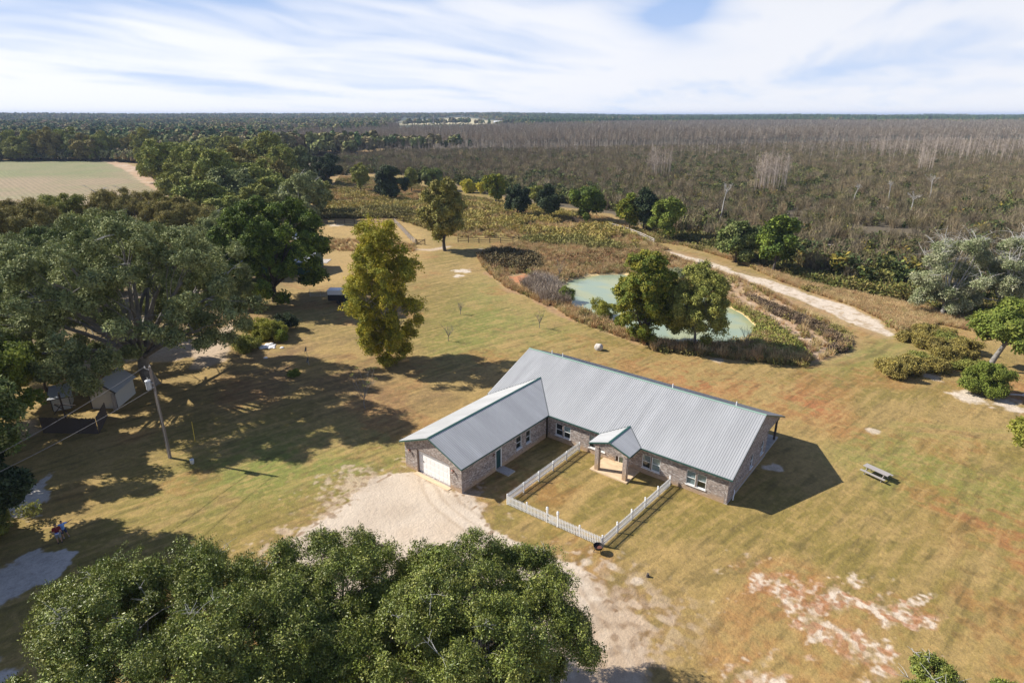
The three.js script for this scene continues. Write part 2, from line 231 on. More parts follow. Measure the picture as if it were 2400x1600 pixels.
function groundTexture(p) {
  const pick = masksFor(p), px = (p.a1 - p.a0) / p.n, near = px < 0.15, mid = px < 1;
  const c = [0, 0, 0], mix = (k, t) => { if (t <= 0) return; const q = C[k]; if (t > 1) t = 1; c[0] += (q[0] - c[0]) * t; c[1] += (q[1] - c[1]) * t; c[2] += (q[2] - c[2]) * t; };
  const t = texture(p.n, p.n, (i, j, o) => {
    const fa = (i + 0.5) / p.n, fb = (j + 0.5) / p.n, a = lerp(p.a0, p.a1, fa), b = lerp(p.b0, p.b1, fb), x = 27.5 + a * RX + b * FX, z = 48.21 + a * RZ + b * FZ;
    if (!mid) {
      const r = Math.hypot(a, b);
      c[0] = C.far[0]; c[1] = C.far[1]; c[2] = C.far[2];
      mix('scrub', sst(1300, 700, r)); mix('wood', pick('woodfloor', fa, fb));
      if (r < 900) mix('tan', sst(500, 200, r));
      mix('pale', pick('farfield', fa, fb)); mix('pale', 0.8 * pick('farfield2', fa, fb)); mix('cropsoil', pick('crop', fa, fb));
      o[0] = c[0]; o[1] = c[1]; o[2] = c[2]; return;
    }
    const n20 = fbm(x / 19 + 3, z / 19 + 8, 3), n5 = fbm(x / 4.6 + 30, z / 4.6 + 12, 3), n1 = fbm(x / 0.9 + 7, z / 0.9 + 71, 3), n03 = near ? vn(x / 0.26 + 19, z / 0.26 + 5) : 0.5, g = LAT[(i * 7 + j * 131 + ((i * j) >> 3)) & 65535];
    const hx = x * 0.98 + z * 0.2, hz = x * 0.2 - z * 0.98, mow = fbm(hx / 0.7, hz / 12 + 40, 3), wr = near ? fbm(hx / 0.5 + 60, hz / 3.2 + 9, 3) : 0.5;
    // mown lawn
    c[0] = C.tan[0]; c[1] = C.tan[1]; c[2] = C.tan[2];
    mix('olive', sst(0.40, 0.66, 0.55 * n20 + 0.3 * n5 + 0.42 * (mow - 0.5) + 0.07) * 0.8);
    mix('straw', sst(0.52, 0.74, 0.4 * n5 + 0.3 * mow + 0.3 * vn(x / 11 + 50, z / 11)) * 0.4);
    const gr = pick('green1', fa, fb) * 0.6 + pick('green2', fa, fb) * 1.0 + pick('green3', fa, fb) * 0.5 + pick('green4', fa, fb) * 0.75;
    mix('green', gr * sst(0.2, 0.55, n5 * 0.6 + n1 * 0.4));
    const rd = pick('red1', fa, fb) * 0.8 + pick('red2', fa, fb) * 0.7 + pick('red3', fa, fb) * 0.5 + pick('scald', fa, fb) * 0.5 + 0.45 * sst(0.58, 0.75, vn(x / 7 + 90, z / 7 + 4));
    mix('red', rd * sst(0.38, 0.64, n5 * 0.5 + n1 * 0.5));
    mix('litter', pick('brownL', fa, fb) * 0.8 * sst(0.3, 0.65, n5));
    mix('dark', sst(0.55, 0.8, n1) * 0.32 + sst(0.60, 0.74, wr) * 0.36); mix('straw', sst(0.42, 0.28, wr) * 0.35);
    mix('straw', sst(0.60, 0.85, vn(x / 0.55 + 3, z / 0.55 + 91)) * 0.3);
    // zones
    mix('pale', 0); mix('straw', 0.7 * pick('pasture', fa, fb) * (0.4 + n5)); mix('wood', pick('woodfloor', fa, fb) * (0.55 + 0.6 * (n5 - 0.3)));
    const mw = pick('meadow', fa, fb); if (mw > 0) { mix('olive', mw * 0.7); mix('straw', mw * sst(0.45, 0.65, n5) * 0.8); }
    const st = pick('strawB', fa, fb); if (st > 0) { mix('straw', st * (0.35 + 0.4 * n5)); mix('reed', st * sst(0.4, 0.65, n1 * 0.4 + n5 * 0.6) * 0.8); }
    const rw = pick('reeds', fa, fb); if (rw > 0) { const e = sst(0.3, 0.6, rw + (n5 - 0.5) * 0.8); mix('reed', e * 0.9); mix('reedred', e * sst(0.45, 0.62, n5) * 0.8); mix('straw', e * sst(0.6, 0.75, n1) * 0.6); }
    const sc = pick('scrubfloor', fa, fb); if (sc > 0) mix('scrub', sst(0.3, 0.6, sc + (n5 - 0.5) * 0.6));
    const db = pick('dambare', fa, fb); mix('bare', db * sst(0.3, 0.6, n5 + 0.15)); mix('sand2', db * sst(0.55, 0.68, n1 * 0.5 + n5 * 0.5));
    mix('clay', sst(0.4, 0.6, pick('redclay', fa, fb) + (n1 - 0.5)) * 0.9);
    const sh = pick('shore', fa, fb); mix('shore', sst(0.45, 0.62, sh + (n5 - 0.5) * 0.3) * 0.85);
    // crop field in drilled rows
    const cr = pick('crop', fa, fb);
    if (cr > 0) {
      const e = sst(0.4, 0.6, cr + (n5 - 0.5) * 0.2), row = 0.5 + 0.5 * Math.sin((a * 0.7335 + b * 0.6796) * TAU / 2.2 + 0.5 * n20);
      mix('cropsoil', e); mix('dark', e * 0.3 * row * (0.4 + n5) * sst(470, 330, b)); mix('cropgreen', e * (0.05 + 0.3 * sst(0.35, 0.65, n20))); mix('cropgreen', e * pick('cropgreen', fa, fb) * (0.5 + 0.5 * n20)); mix('pale', e * 0.18 * sst(0.5, 0.8, n20) * (1 - row));
    }
    const ce = pick('cropedge', fa, fb); mix('bare', sst(0.35, 0.6, ce + (n5 - 0.5) * 0.6)); mix('sand2', ce * sst(0.55, 0.7, n5));
    mix('pale', sst(0.4, 0.6, pick('farfield', fa, fb))); 
    // sand and gravel
    const df = pick('driveFade', fa, fb), dr = pick('drive', fa, fb); let sandy = 0;
    if (df > 0 || dr > 0) {
      const lit = n5 * 0.35 + n1 * 0.4 + vn(x / 0.35 + 11, z / 0.35 + 6) * 0.25;
      mix('sand2', sst(0.46, 0.64, lit + 0.32 * df - 0.18) * 0.75); const e = sst(0.36, 0.60, dr * 0.9 + (lit - 0.42) * 0.8); mix('sand2', e); mix('sand', e * (0.35 + 0.65 * sst(0.35, 0.6, n5 * 0.4 + n20 * 0.6)));
      { const rut = Math.min(sdLine(RUTS[0], x, z), sdLine(RUTS[1], x, z)) + (n1 - 0.5) * 0.25; mix('sand', e * sst(0.35, -0.05, rut) * 0.8); mix('litter', e * sst(0.3, 0, Math.abs(rut - 0.45)) * 0.22 + e * sst(0.5, 0.7, n20 * 0.5 + n5 * 0.5) * 0.25); }
      mix('litter', (1 - e) * df * sst(0.55, 0.66, vn(x / 0.42 + 5, z / 0.42 + 2)) * 0.6 + e * sst(0.74, 0.85, vn(x / 0.5 + 15, z / 0.5 + 22)) * sst(0.95, 0.5, dr) * 0.8);
    }
    const ba = pick('barren', fa, fb); if (ba > 0) { const l = n5 * 0.4 + n1 * 0.6; mix('litter', ba * sst(0.4, 0.55, l) * 0.7); mix('sand2', ba * sst(0.47, 0.6, vn(x / 0.6 + 9, z / 0.6) * 0.5 + n5 * 0.5) * 0.85); }
    for (const k of ['scald', 'scald2', 'scald3']) { const s = pick(k, fa, fb); if (s > 0) { const st2 = fbm((a * 0.9 + b * 0.2) / 1.8 + 4, (b - a * 0.3) / 0.9, 4), e = sst(0.30, 0.85, s * 0.8 + (st2 - 0.5) * 1.5 + (n1 - 0.5) * 0.8 + (n03 - 0.5) * 0.3); mix('red', s * sst(0.4, 0.6, n1) * 0.5); const sp = sst(0.35, 0.65, 0.5 * n03 + 0.5 * vn(x / 0.45 + 8, z / 0.45)); mix('sand2', e * (0.35 + 0.5 * sp)); mix('sand', e * sst(0.4, 0.62, n1) * sp * 0.85); mix('red', e * sst(0.55, 0.7, vn(x / 0.5, z / 0.5 + 60)) * 0.7); } }
    for (const k of ['gravel', 'gravel2', 'pathL']) { const s = pick(k, fa, fb); mix('gravel', sst(0.42, 0.6, s + (n1 - 0.5) * 0.9) * 0.95); }
    for (const k of ['yardL', 'yardL2', 'yardL3', 'yardB']) { const s = pick(k, fa, fb); mix('sand2', sst(0.5, 0.7, s + (n5 - 0.5) * 0.8) * 0.8); }
    if (a > -20 && b < 150) {   // old mowing and wheel lines
      let d = Math.min(sdLine(TRACKS[0], x, z), sdLine(TRACKS[1], x, z)) + (n1 - 0.5) * 0.5; if (d < 0.6) mix('dark', sst(0.6, -0.1, d) * 0.45 * sst(0.25, 0.5, n5)); else if (d < 2.4) mix('green', sst(2.4, 0.8, d) * 0.22);
      d = sdLine(TRACKS[2], x, z) + (n1 - 0.5) * 0.6; if (d < 0.7) mix('straw', sst(0.7, 0, d) * 0.5);
    }
    const wob = (n5 - 0.5) * 2.2 + (n1 - 0.5) * 1.4, near2 = x < 60;
    if (b > 90 && a > 0 && a < 120) { const d = sdLine(ROAD, x, z) + wob * 1.1; if (d < 0.6) { const e = sst(0.5, -0.5, d); mix('sand2', e * 0.8); mix('sand', e * sst(0.3, 0.6, n1 + 0.1)); } else if (d < 4) mix('bare', sst(4, 0, d) * 0.5); }
    if (b > 90) { const d = sdLine(ROAD2, x, z) + wob * 0.5; if (d < 1) mix('sand2', sst(1, -0.4, d)); }
    for (const [sx, sz, ra, am] of SANDY) { const dx = x - sx, dz = z - sz, q = (dx * dx + dz * dz) / (ra * ra); if (q < 4) mix('sand', am * sst(0.55, 0.75, Math.exp(-q) * 0.5 + n1 * 0.45 + n5 * 0.25)); }
    if (df > 0) sandy = Math.max(sandy, dr);
    const k = lerp(near ? 0.72 + 0.32 * g + 0.24 * (n03 - 0.5) + 0.22 * n1 : 0.66 + 0.3 * g + 0.5 * (n1 - 0.1), 0.94 + 0.1 * g, 0.75 * sandy);
    o[0] = c[0] * k; o[1] = c[1] * k; o[2] = c[2] * k;
  });
  t.wrapS = t.wrapT = THREE.ClampToEdgeWrapping;
  return t;
}
const bumpTex = texture(512, 512, (i, j, o) => { const s = 512 / 6; const w = (q, f) => vn(((i / s) * f) % (6 * f), ((j / s) * f) % (6 * f)); const v = 0.45 * w(0, 2.5) + 0.35 * w(0, 6.5) + 0.2 * w(0, 16); o[0] = o[1] = o[2] = v; }, false);
{
  const inP = (p, a, b) => a > p.a0 && a < p.a1 && b > p.b0 && b < p.b1, geos = [], mats = [];
  PATCH.forEach((p, n) => {
    const pos = [], uv = [], uv1 = [], idx = [], at = new Map();
    const vert = (i, j) => {
      const key = i * 4096 + j; if (at.has(key)) return at.get(key);
      const a = linesA[i], b = linesB[j], [x, z] = fromAB(a, b), q = pos.length / 3;
      pos.push(x, height(x, z), z); uv.push((a - p.a0) / (p.a1 - p.a0), (b - p.b0) / (p.b1 - p.b0)); uv1.push(x / 6, z / 6); at.set(key, q); return q;
    };
    for (let i = 0; i + 1 < linesA.length; i++) for (let j = 0; j + 1 < linesB.length; j++) {
      const ca = (linesA[i] + linesA[i + 1]) / 2, cb = (linesB[j] + linesB[j + 1]) / 2;
      if (PATCH.findIndex((q) => inP(q, ca, cb)) !== n) continue;
      const v0 = vert(i, j), v1 = vert(i + 1, j), v2 = vert(i + 1, j + 1), v3 = vert(i, j + 1);
      idx.push(v0, v1, v2, v0, v2, v3);
    }
    const g = new THREE.BufferGeometry();
    g.setAttribute('position', new THREE.Float32BufferAttribute(pos, 3)); g.setAttribute('uv', new THREE.Float32BufferAttribute(uv, 2)); g.setAttribute('uv1', new THREE.Float32BufferAttribute(uv1, 2));
    g.setIndex(idx); g.computeVertexNormals(); geos.push(g);
    const m = new THREE.MeshStandardMaterial({ map: groundTexture(p), roughness: 1 });
    if (n < 2) { const bt = bumpTex.clone(); bt.channel = 1; m.bumpMap = bt; m.bumpScale = n ? 0.12 : 0.055; }
    mats.push(m);
  });
  const ground = shade(new THREE.Mesh(mergeGeometries(geos, true), mats)); ground.name = 'ground'; scene.add(ground);
  tag(ground, 'dry grassy ground with sandy patches reaching to the horizon', null, null, 'structure');
}
// the pond
{
  const s = new THREE.Shape(POND.map(([x, z]) => new THREE.Vector2(x, -z)));
  const big = POND.map(([x, z], i) => { const n = POND.length, A = POND[(i + n - 1) % n], B = POND[(i + 1) % n], ex = B[0] - A[0], ez = B[1] - A[1], l = Math.hypot(ex, ez), nx = ez / l, nz = -ex / l, out = sdPoly(POND, x + nx * 0.3, z + nz * 0.3) > 0 ? 1 : -1; return new THREE.Vector2(x + nx * out * 1.5, -(z + nz * out * 1.5)); });
  const curve = new THREE.CatmullRomCurve3(big.map((p) => new THREE.Vector3(p.x, p.y, 0)), true);
  const g = new THREE.ShapeGeometry(new THREE.Shape(curve.getPoints(90).map((p) => new THREE.Vector2(p.x, p.y)))).rotateX(-Math.PI / 2).translate(0, -0.42, 0);
  const uv = g.attributes.uv; for (let i = 0; i < uv.count; i++) uv.setXY(i, g.attributes.position.getX(i) / 40, g.attributes.position.getZ(i) / 40);
  const wt = texture(256, 256, (i, j, o) => { const n = fbm(i / 40 + 0, j / 26, 4), q = sst(0.4, 0.7, n); o[0] = lerp(0.25, 0.31, q); o[1] = lerp(0.31, 0.33, q); o[2] = lerp(0.22, 0.18, q); });
  const wb = texture(256, 256, (i, j, o) => { o[0] = o[1] = o[2] = fbm(i / 6, j / 9, 3); }, false);
  const pond = shade(new THREE.Mesh(g, new THREE.MeshPhysicalMaterial({ map: wt, roughness: 0.15, specularIntensity: 0.55, bumpMap: wb, bumpScale: 0.01 }))); pond.name = 'pond_water'; scene.add(pond);
  tag(pond, 'milky green pond water behind the house', null, null, 'structure');
}


// ---------- the brick house ----------
const M = {
  white: std(0.78, 0.78, 0.76, 0.5), garage: std(0.82, 0.82, 0.80, 0.45), green: std(0.035, 0.10, 0.085, 0.45), greenDoor: std(0.012, 0.055, 0.06, 0.4), dark: std(0.02, 0.02, 0.022, 0.7), iron: std(0.015, 0.014, 0.014, 0.55, { metalness: 0.4 }),
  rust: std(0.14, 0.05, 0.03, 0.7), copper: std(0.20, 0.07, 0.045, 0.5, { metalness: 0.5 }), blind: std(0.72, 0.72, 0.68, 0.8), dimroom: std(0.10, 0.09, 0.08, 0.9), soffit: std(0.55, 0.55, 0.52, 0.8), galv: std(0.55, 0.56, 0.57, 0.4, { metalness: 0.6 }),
  flash: std(0.12, 0.13, 0.13, 0.6), bulb: std(0.8, 0.78, 0.7, 0.3),
};
const grain = (seed, base, vary, sx, sy) => texture(256, 256, (i, j, o) => { const n = fbm(i / sx + seed, j / sy + seed * 3, 4), k = 1 + vary * (n - 0.5) * 2 + 0.12 * (LAT[(i * 97 + j * 311 + seed) & 65535] - 0.5); o[0] = base[0] * k; o[1] = base[1] * k; o[2] = base[2] * k; });
M.concrete = new THREE.MeshStandardMaterial({ map: grain(3, [0.56, 0.42, 0.27], 0.22, 30, 30), roughness: 0.9 });
M.concreteGrey = new THREE.MeshStandardMaterial({ map: grain(5, [0.40, 0.36, 0.31], 0.25, 20, 20), roughness: 0.9 });
M.greyWood = new THREE.MeshStandardMaterial({ map: grain(9, [0.31, 0.285, 0.265], 0.3, 60, 4), roughness: 0.9 });
M.brownWood = new THREE.MeshStandardMaterial({ map: grain(11, [0.085, 0.055, 0.038], 0.35, 50, 5), roughness: 0.9 });
M.darkWood = new THREE.MeshStandardMaterial({ map: grain(13, [0.075, 0.06, 0.05], 0.3, 5, 60), roughness: 0.95 });
M.pole = new THREE.MeshStandardMaterial({ map: grain(15, [0.24, 0.20, 0.165], 0.35, 5, 50), roughness: 0.9 });
// tumbled brick: 0.2 x 0.075 m courses, mortar recessed; red soil splashed along the bottom
{
  const W = 1024, H = 1024, LX = 8, LY = 6.4, tone = (k) => LAT[(k * 7919) & 65535];
  const at = (i, j) => { const x = (i / W) * LX, y = (j / H) * LY, row = Math.floor(y / 0.08), xs = x / 0.2 + (row & 1) * 0.5, col = Math.floor(xs) % 40, fx = (xs - Math.floor(xs)) * 0.2, fy = y - row * 0.08; return { x, y, id: row * 57 + col * 13 + 5, m: fx < 0.012 || fy < 0.012 }; };
  const map = texture(W, H, (i, j, o) => {
    const q = at(i, j), t = tone(q.id), t2 = tone(q.id + 31), n = fbm(i / 9, j / 9, 3), k = 0.8 + 0.4 * n;
    if (q.m) { o[0] = 0.36 * k; o[1] = 0.325 * k; o[2] = 0.285 * k; }
    else if (t < 0.2) { o[0] = 0.155 * k; o[1] = 0.125 * k; o[2] = 0.115 * k; } else if (t > 0.82) { o[0] = 0.46 * k; o[1] = 0.42 * k; o[2] = 0.385 * k; }
    else { o[0] = lerp(0.25, 0.35, t2) * k; o[1] = lerp(0.195, 0.285, t2) * k; o[2] = lerp(0.17, 0.25, t2) * k; }
    const big = 0.85 + 0.3 * fbm(i / 130 + 4, j / 90, 3); for (let c = 0; c < 3; c++) o[c] *= big;
    const s = sst(0.75, 0.1, q.y + 0.5 * (fbm(i / 50 + 9, j / 80, 3) - 0.5)); o[0] = lerp(o[0], 0.44, s * 0.75); o[1] = lerp(o[1], 0.29, s * 0.75); o[2] = lerp(o[2], 0.16, s * 0.75);
  });
  const bump = texture(W, H, (i, j, o) => { const q = at(i, j); o[0] = o[1] = o[2] = q.m ? 0.2 : 0.75 + 0.25 * tone(q.id + 3) * fbm(i / 6, j / 6, 2); }, false);
  map.repeat.set(1 / LX, 1 / LY); bump.repeat.copy(map.repeat);
  M.brick = new THREE.MeshStandardMaterial({ map, bumpMap: bump, bumpScale: 0.012, roughness: 0.92 });
}
// ribbed roofing with slight staining
{
  const map = texture(1024, 512, (i, j, o) => { const n = fbm(i / 60 + 2, j / 260 + 8, 4), f = fbm(i / 7 + 40, j / 60, 3), k = 0.35 * (0.80 + 0.26 * n + 0.16 * f) * (0.985 + 0.015 * ((i >> 6) % 7 % 3)); o[0] = k * 0.985; o[1] = k; o[2] = k * 1.0; });
  map.repeat.set(1 / 16, 1 / 9);
  M.roof = new THREE.MeshStandardMaterial({ map, roughness: 0.5, metalness: 0.12 });
}
// one slope of ribbed sheet: s runs along the ridge, d down the slope; from and to give where each line starts and ends
function ribbed(o, sDir, dDir, L, from, to, pitch = 0.2286) {
  const O = new THREE.Vector3(...o), S = new THREE.Vector3(...sDir).normalize(), D = new THREE.Vector3(...dDir).normalize(), N = new THREE.Vector3().crossVectors(S, D); if (N.y < 0) N.negate();
  const cols = [];
  for (let s = 0; s < L - 1e-6; s += pitch) for (const [f, h] of [[0, 0], [0.68, 0], [0.76, 0.025], [0.88, 0.025], [0.96, 0]]) if (s + f * pitch <= L) cols.push([s + f * pitch, h]);
  cols.push([L, 0]);
  const pos = [], uv = [], idx = [], P = new THREE.Vector3();
  for (const [s, h] of cols) for (const d of [from(s), to(s)]) { P.copy(O).addScaledVector(S, s).addScaledVector(D, d).addScaledVector(N, h); pos.push(P.x, P.y, P.z); uv.push(s, d); }
  const up = new THREE.Vector3().crossVectors(S, D).y > 0;
  for (let i = 0; i + 1 < cols.length; i++) { const a = i * 2, b = a + 1, c = a + 2, d = a + 3; idx.push(...(up ? [a, c, b, b, c, d] : [a, b, c, b, d, c])); }
  const g = new THREE.BufferGeometry(); g.setAttribute('position', new THREE.Float32BufferAttribute(pos, 3)); g.setAttribute('uv', new THREE.Float32BufferAttribute(uv, 2)); g.setIndex(idx);
  const f = g.toNonIndexed(); f.computeVertexNormals(); return f;
}
function slab(pts, t) {  // a flat polygon of any tilt with thickness t downwards
  const V = pts.map((p) => new THREE.Vector3(...p)), n = V.length, pos = [];
  const tri = (a, b, c) => pos.push(a.x, a.y, a.z, b.x, b.y, b.z, c.x, c.y, c.z), low = V.map((v) => v.clone().setY(v.y - t));
  for (let i = 1; i + 1 < n; i++) { tri(V[0], V[i], V[i + 1]); tri(low[0], low[i + 1], low[i]); }
  for (let i = 0; i < n; i++) { const j = (i + 1) % n; tri(V[i], low[i], V[j]); tri(V[j], low[i], low[j]); }
  const g = new THREE.BufferGeometry(); g.setAttribute('position', new THREE.Float32BufferAttribute(pos, 3)); g.setAttribute('uv', new THREE.Float32BufferAttribute(new Float32Array((pos.length / 3) * 2), 2)); g.computeVertexNormals(); return g;
}
// a wall in its own plane, x along it and y up, with openings; faces +z
function wallGeo(outline, holes, depth = 0.24) {
  const s = new THREE.Shape(outline.map(([x, y]) => new THREE.Vector2(x, y)));
  for (const [x0, y0, x1, y1] of holes) s.holes.push(new THREE.Path([[x0, y0], [x0, y1], [x1, y1], [x1, y0]].map(([x, y]) => new THREE.Vector2(x, y))));
  return new THREE.ExtrudeGeometry(s, { depth, bevelEnabled: false }).translate(0, 0, -depth);
}
const E0 = 2.9, RZm = -7.98, RY = 6.148, XL = -14.64, XR = 13.975, ZB = -15.74, mk = (RY - E0) / 7.98;        // main roof
const WX = -10.22, WL = -14.37, WR = -5.964, WF = 13.73, WY = 4.666, wk = (WY - E0) / (WR - WX);               // garage wing
const PX0 = 0.47, PX1 = 5.0, PX = 2.735, PF = 2.21, PY = 3.685, pk = (PY - E0) / (PX1 - PX);                   // porch
const house = thing('brick_house', 'long grey brick house with ribbed silver metal roof, green trim and a garage wing', 'house', [0, 0, 0]);
{
  const rake = Math.hypot(7.98, RY - E0), wr = Math.hypot(WR - WX, WY - E0), pr = Math.hypot(PX1 - PX, PY - E0);
  part('roof_slope', ribbed([XL, RY, RZm], [1, 0, 0], [0, E0 - RY, 7.98], XR - XL, () => 0.02, () => rake), M.roof, house);
  part('roof_slope', ribbed([XL, RY, RZm], [1, 0, 0], [0, 2.85 - RY, ZB - RZm], XR - XL, () => 0.02, () => Math.hypot(ZB - RZm, RY - 2.85)), M.roof, house);
  // wing: s from the front towards the valley; the valley line cuts the sheets
  const wzB = -(WY - E0) / mk, wl = WF - wzB;
  const cutW = (s) => { const z = WF - s; return z >= 0 ? wr : Math.max(0.02, wr * (1 - z / wzB)); };
  part('roof_slope', ribbed([WX, WY, WF], [0, 0, -1], [WR - WX, E0 - WY, 0], wl - 0.05, () => 0.02, cutW), M.roof, house);
  part('roof_slope', ribbed([WX, WY, WF], [0, 0, -1], [WL - WX, E0 - WY, 0], wl - 0.05, () => 0.02, cutW), M.roof, house);
  const pzB = -(PY - E0) / mk, pl = PF - pzB, cutP = (s) => { const z = PF - s; return z >= 0 ? pr : Math.max(0.02, pr * (1 - z / pzB)); };
  part('porch_roof', [ribbed([PX, PY, PF], [0, 0, -1], [PX1 - PX, E0 - PY, 0], pl - 0.05, () => 0.02, cutP), ribbed([PX, PY, PF], [0, 0, -1], [PX0 - PX, E0 - PY, 0], pl - 0.05, () => 0.02, cutP)], M.roof, house);
  // underside
  part('soffit', [slab([[XL, E0 - 0.05, 0], [XR, E0 - 0.05, 0], [XR, RY - 0.05, RZm], [XL, RY - 0.05, RZm]], 0.06), slab([[XL, RY - 0.05, RZm], [XR, RY - 0.05, RZm], [XR, 2.8, ZB], [XL, 2.8, ZB]], 0.06),
    slab([[WX, WY - 0.05, 0.1], [WX, WY - 0.05, WF], [WR, E0 - 0.05, WF], [WR, E0 - 0.05, 0.1]], 0.06), slab([[WX, WY - 0.05, WF], [WX, WY - 0.05, 0.1], [WL, E0 - 0.05, 0.1], [WL, E0 - 0.05, WF]], 0.06),
    slab([[PX, PY - 0.05, 0.1], [PX, PY - 0.05, PF], [PX1, E0 - 0.05, PF], [PX1, E0 - 0.05, 0.1]], 0.06), slab([[PX, PY - 0.05, PF], [PX, PY - 0.05, 0.1], [PX0, E0 - 0.05, 0.1], [PX0, E0 - 0.05, PF]], 0.06)], M.soffit, house);
  // ridge caps: two narrow leaves each
  const cap = (a, b, nx, nz, k) => { const out = []; for (const s of [-1, 1]) { const w = 0.14, dx = nx * w * s, dz = nz * w * s, dy = -k * w + 0.045; out.push(slab([[a[0], a[1] + 0.05, a[2]], [b[0], b[1] + 0.05, b[2]], [b[0] + dx, b[1] + dy, b[2] + dz], [a[0] + dx, a[1] + dy, a[2] + dz]], 0.012)); } return out; };
  M.greenCap = std(0.22, 0.34, 0.27, 0.4);
  part('ridge_cap', cap([XL, RY, RZm], [XR, RY, RZm], 0, 1, mk), M.greenCap, house);
  part('ridge_cap', cap([WX, WY, WF], [WX, WY, wzB], 1, 0, wk), M.green, house);
  part('ridge_cap', cap([PX, PY, PF], [PX, PY, pzB], 1, 0, pk), M.green, house);
  // green trim boards along eaves and rakes
  const rk = (a, b) => bar(a, b, 0.035, 0.13), e = E0 - 0.09;
  for (const g of [rk([WR, e, 0.02], [PX0, e, 0.02]), rk([PX1, e, 0.02], [XR, e, 0.02]), rk([XR, e, 0.02], [XR, RY - 0.09, RZm]), rk([XR, RY - 0.09, RZm], [XR, 2.76, ZB]), rk([XL, e, 0.02], [XL, RY - 0.09, RZm]), rk([XL, RY - 0.09, RZm], [XL, 2.76, ZB]), rk([XL, 2.76, ZB], [XR, 2.76, ZB])]) part('fascia', g, M.green, house);
  for (const g of [rk([WL, e, WF], [WX, WY - 0.09, WF]), rk([WX, WY - 0.09, WF], [WR, e, WF]), rk([WR, e, WF], [WR, e, 0.02]), rk([WL, e, WF], [WL, e, 0.02])]) part('fascia', g, M.green, house);
  for (const g of [rk([PX0, e, PF], [PX, PY - 0.09, PF]), rk([PX, PY - 0.09, PF], [PX1, e, PF]), rk([PX0, e, PF], [PX0, e, 0.02]), rk([PX1, e, PF], [PX1, e, 0.02])]) part('fascia', g, M.green, house);
  for (const g of [bar([WR, E0 + 0.03, 0], [WX, WY + 0.03, wzB], 0.11, 0.02), bar([PX1, E0 + 0.03, 0], [PX, PY + 0.03, pzB], 0.09, 0.02), bar([PX0, E0 + 0.03, 0], [PX, PY + 0.03, pzB], 0.09, 0.02), bar([WL, E0 + 0.03, 0], [WX, WY + 0.03, wzB], 0.11, 0.02)]) part('flashing', g, M.flash, house);
  // walls
  const wall = (geo, x, z, turn) => { const w = part('wall', geo, M.brick, house, [x, 0, z]); w.rotation.y = turn; return w; };
  const winM = [[-5.25, 0.68, -4.33, 2.1], [-4.22, 0.68, -3.34, 2.1], [-1.05, 0.66, -0.13, 2.1], [-0.02, 0.66, 0.9, 2.1], [5.08, 0.66, 5.97, 2.12], [6.09, 0.66, 6.98, 2.12], [9.65, 0.66, 10.55, 2.13], [10.67, 0.66, 11.57, 2.13]], fdoor = [2.07, 0.12, 3.05, 2.2];
  wall(wallGeo([[-6.3, 0], [13.35, 0], [13.35, 2.78], [-6.3, 2.78]], [...winM, fdoor]), 0, -0.35, 0);
  // right gable, its front corner at local x = 0
  const gx = (z) => -0.35 - z, gy = (z) => (z > RZm ? E0 + -z * mk : RY - (RZm - z) * ((RY - 2.85) / (RZm - ZB))) - 0.13;
  const gw = [[5.95, 0.75, 6.85, 2.2], [9.1, 0.85, 10.0, 2.3]];
  wall(wallGeo([[0, 0], [10.9, 0], [10.9, 2.8], [15.2, 2.8], [gx(RZm), gy(RZm)], [0, gy(-0.35)]], gw), 13.6, -0.35, Math.PI / 2);
  wall(wallGeo([[0, 0], [15.0, 0], [15.0, gy(-15.35) ], [15.0 - gx(RZm) + 0.0, gy(RZm)], [0, gy(-0.35)]].map(([x, y]) => [x, y]), []), -14.25, -15.35, -Math.PI / 2);
  wall(wallGeo([[0, 0], [19.4, 0], [19.4, 2.75], [0, 2.75]], []), 5.15, -15.1, Math.PI);
  wall(wallGeo([[0, 0], [8.2, 0], [8.2, 2.9], [0, 2.9]], [[2.5, 0.12, 4.3, 2.2]]), 13.36, -11.25, Math.PI);
  wall(wallGeo([[0, 0], [3.6, 0], [3.6, 2.9], [0, 2.9]], []), 5.16, -11.4, Math.PI / 2);
  // wing
  const wdoor = [5.91, 0.14, 6.82, 2.3], ww = [[9.2, 0.84, 10.1, 2.28], [10.85, 0.84, 11.65, 2.28]], gd = [1.72, 0.02, 6.25, 2.6];
  wall(wallGeo([[0.25, 0], [13.45, 0], [13.45, 2.78], [0.25, 2.78]], ([wdoor, ...ww]).map(([a, b, c, d]) => [a - 1.0 + 0, b, c - 1.0, d])), -6.3, 13.38, Math.PI / 2);
  wall(wallGeo([[0, 0], [7.7, 0], [7.7, 2.8], [3.8, WY - 0.12], [0, 2.8]], [gd]), -14.0, 13.38, 0);
  wall(wallGeo([[0, 0], [13.7, 0], [13.7, 2.78], [0, 2.78]], []), -14.0, -0.6, -Math.PI / 2);
  // windows: frame, meeting rail, two panes, sill and, in some, a blind
  const glass = new THREE.MeshPhysicalMaterial({ color: new THREE.Color().setRGB(0.72, 0.78, 0.8), transmission: 1, thickness: 0, roughness: 0.03, ior: 1.6 });
  const geoCache = {};
  function windowAt([x0, y0, x1, y1], place, blind, blindMat = M.blind) {
    const w = x1 - x0, h = y1 - y0, o = new THREE.Group(); o.name = 'window'; house.add(o); place(o, (x0 + x1) / 2, (y0 + y1) / 2);
    const f = 0.055;
    part('frame', [bx(w, f, 0.09, 0, h / 2 - f / 2, 0), bx(w, f, 0.09, 0, -h / 2 + f / 2, 0), bx(f, h - 2 * f, 0.09, -w / 2 + f / 2, 0, 0), bx(f, h - 2 * f, 0.09, w / 2 - f / 2, 0, 0), bx(w - 2 * f, 0.05, 0.07, 0, 0, 0.005)], M.white, o);
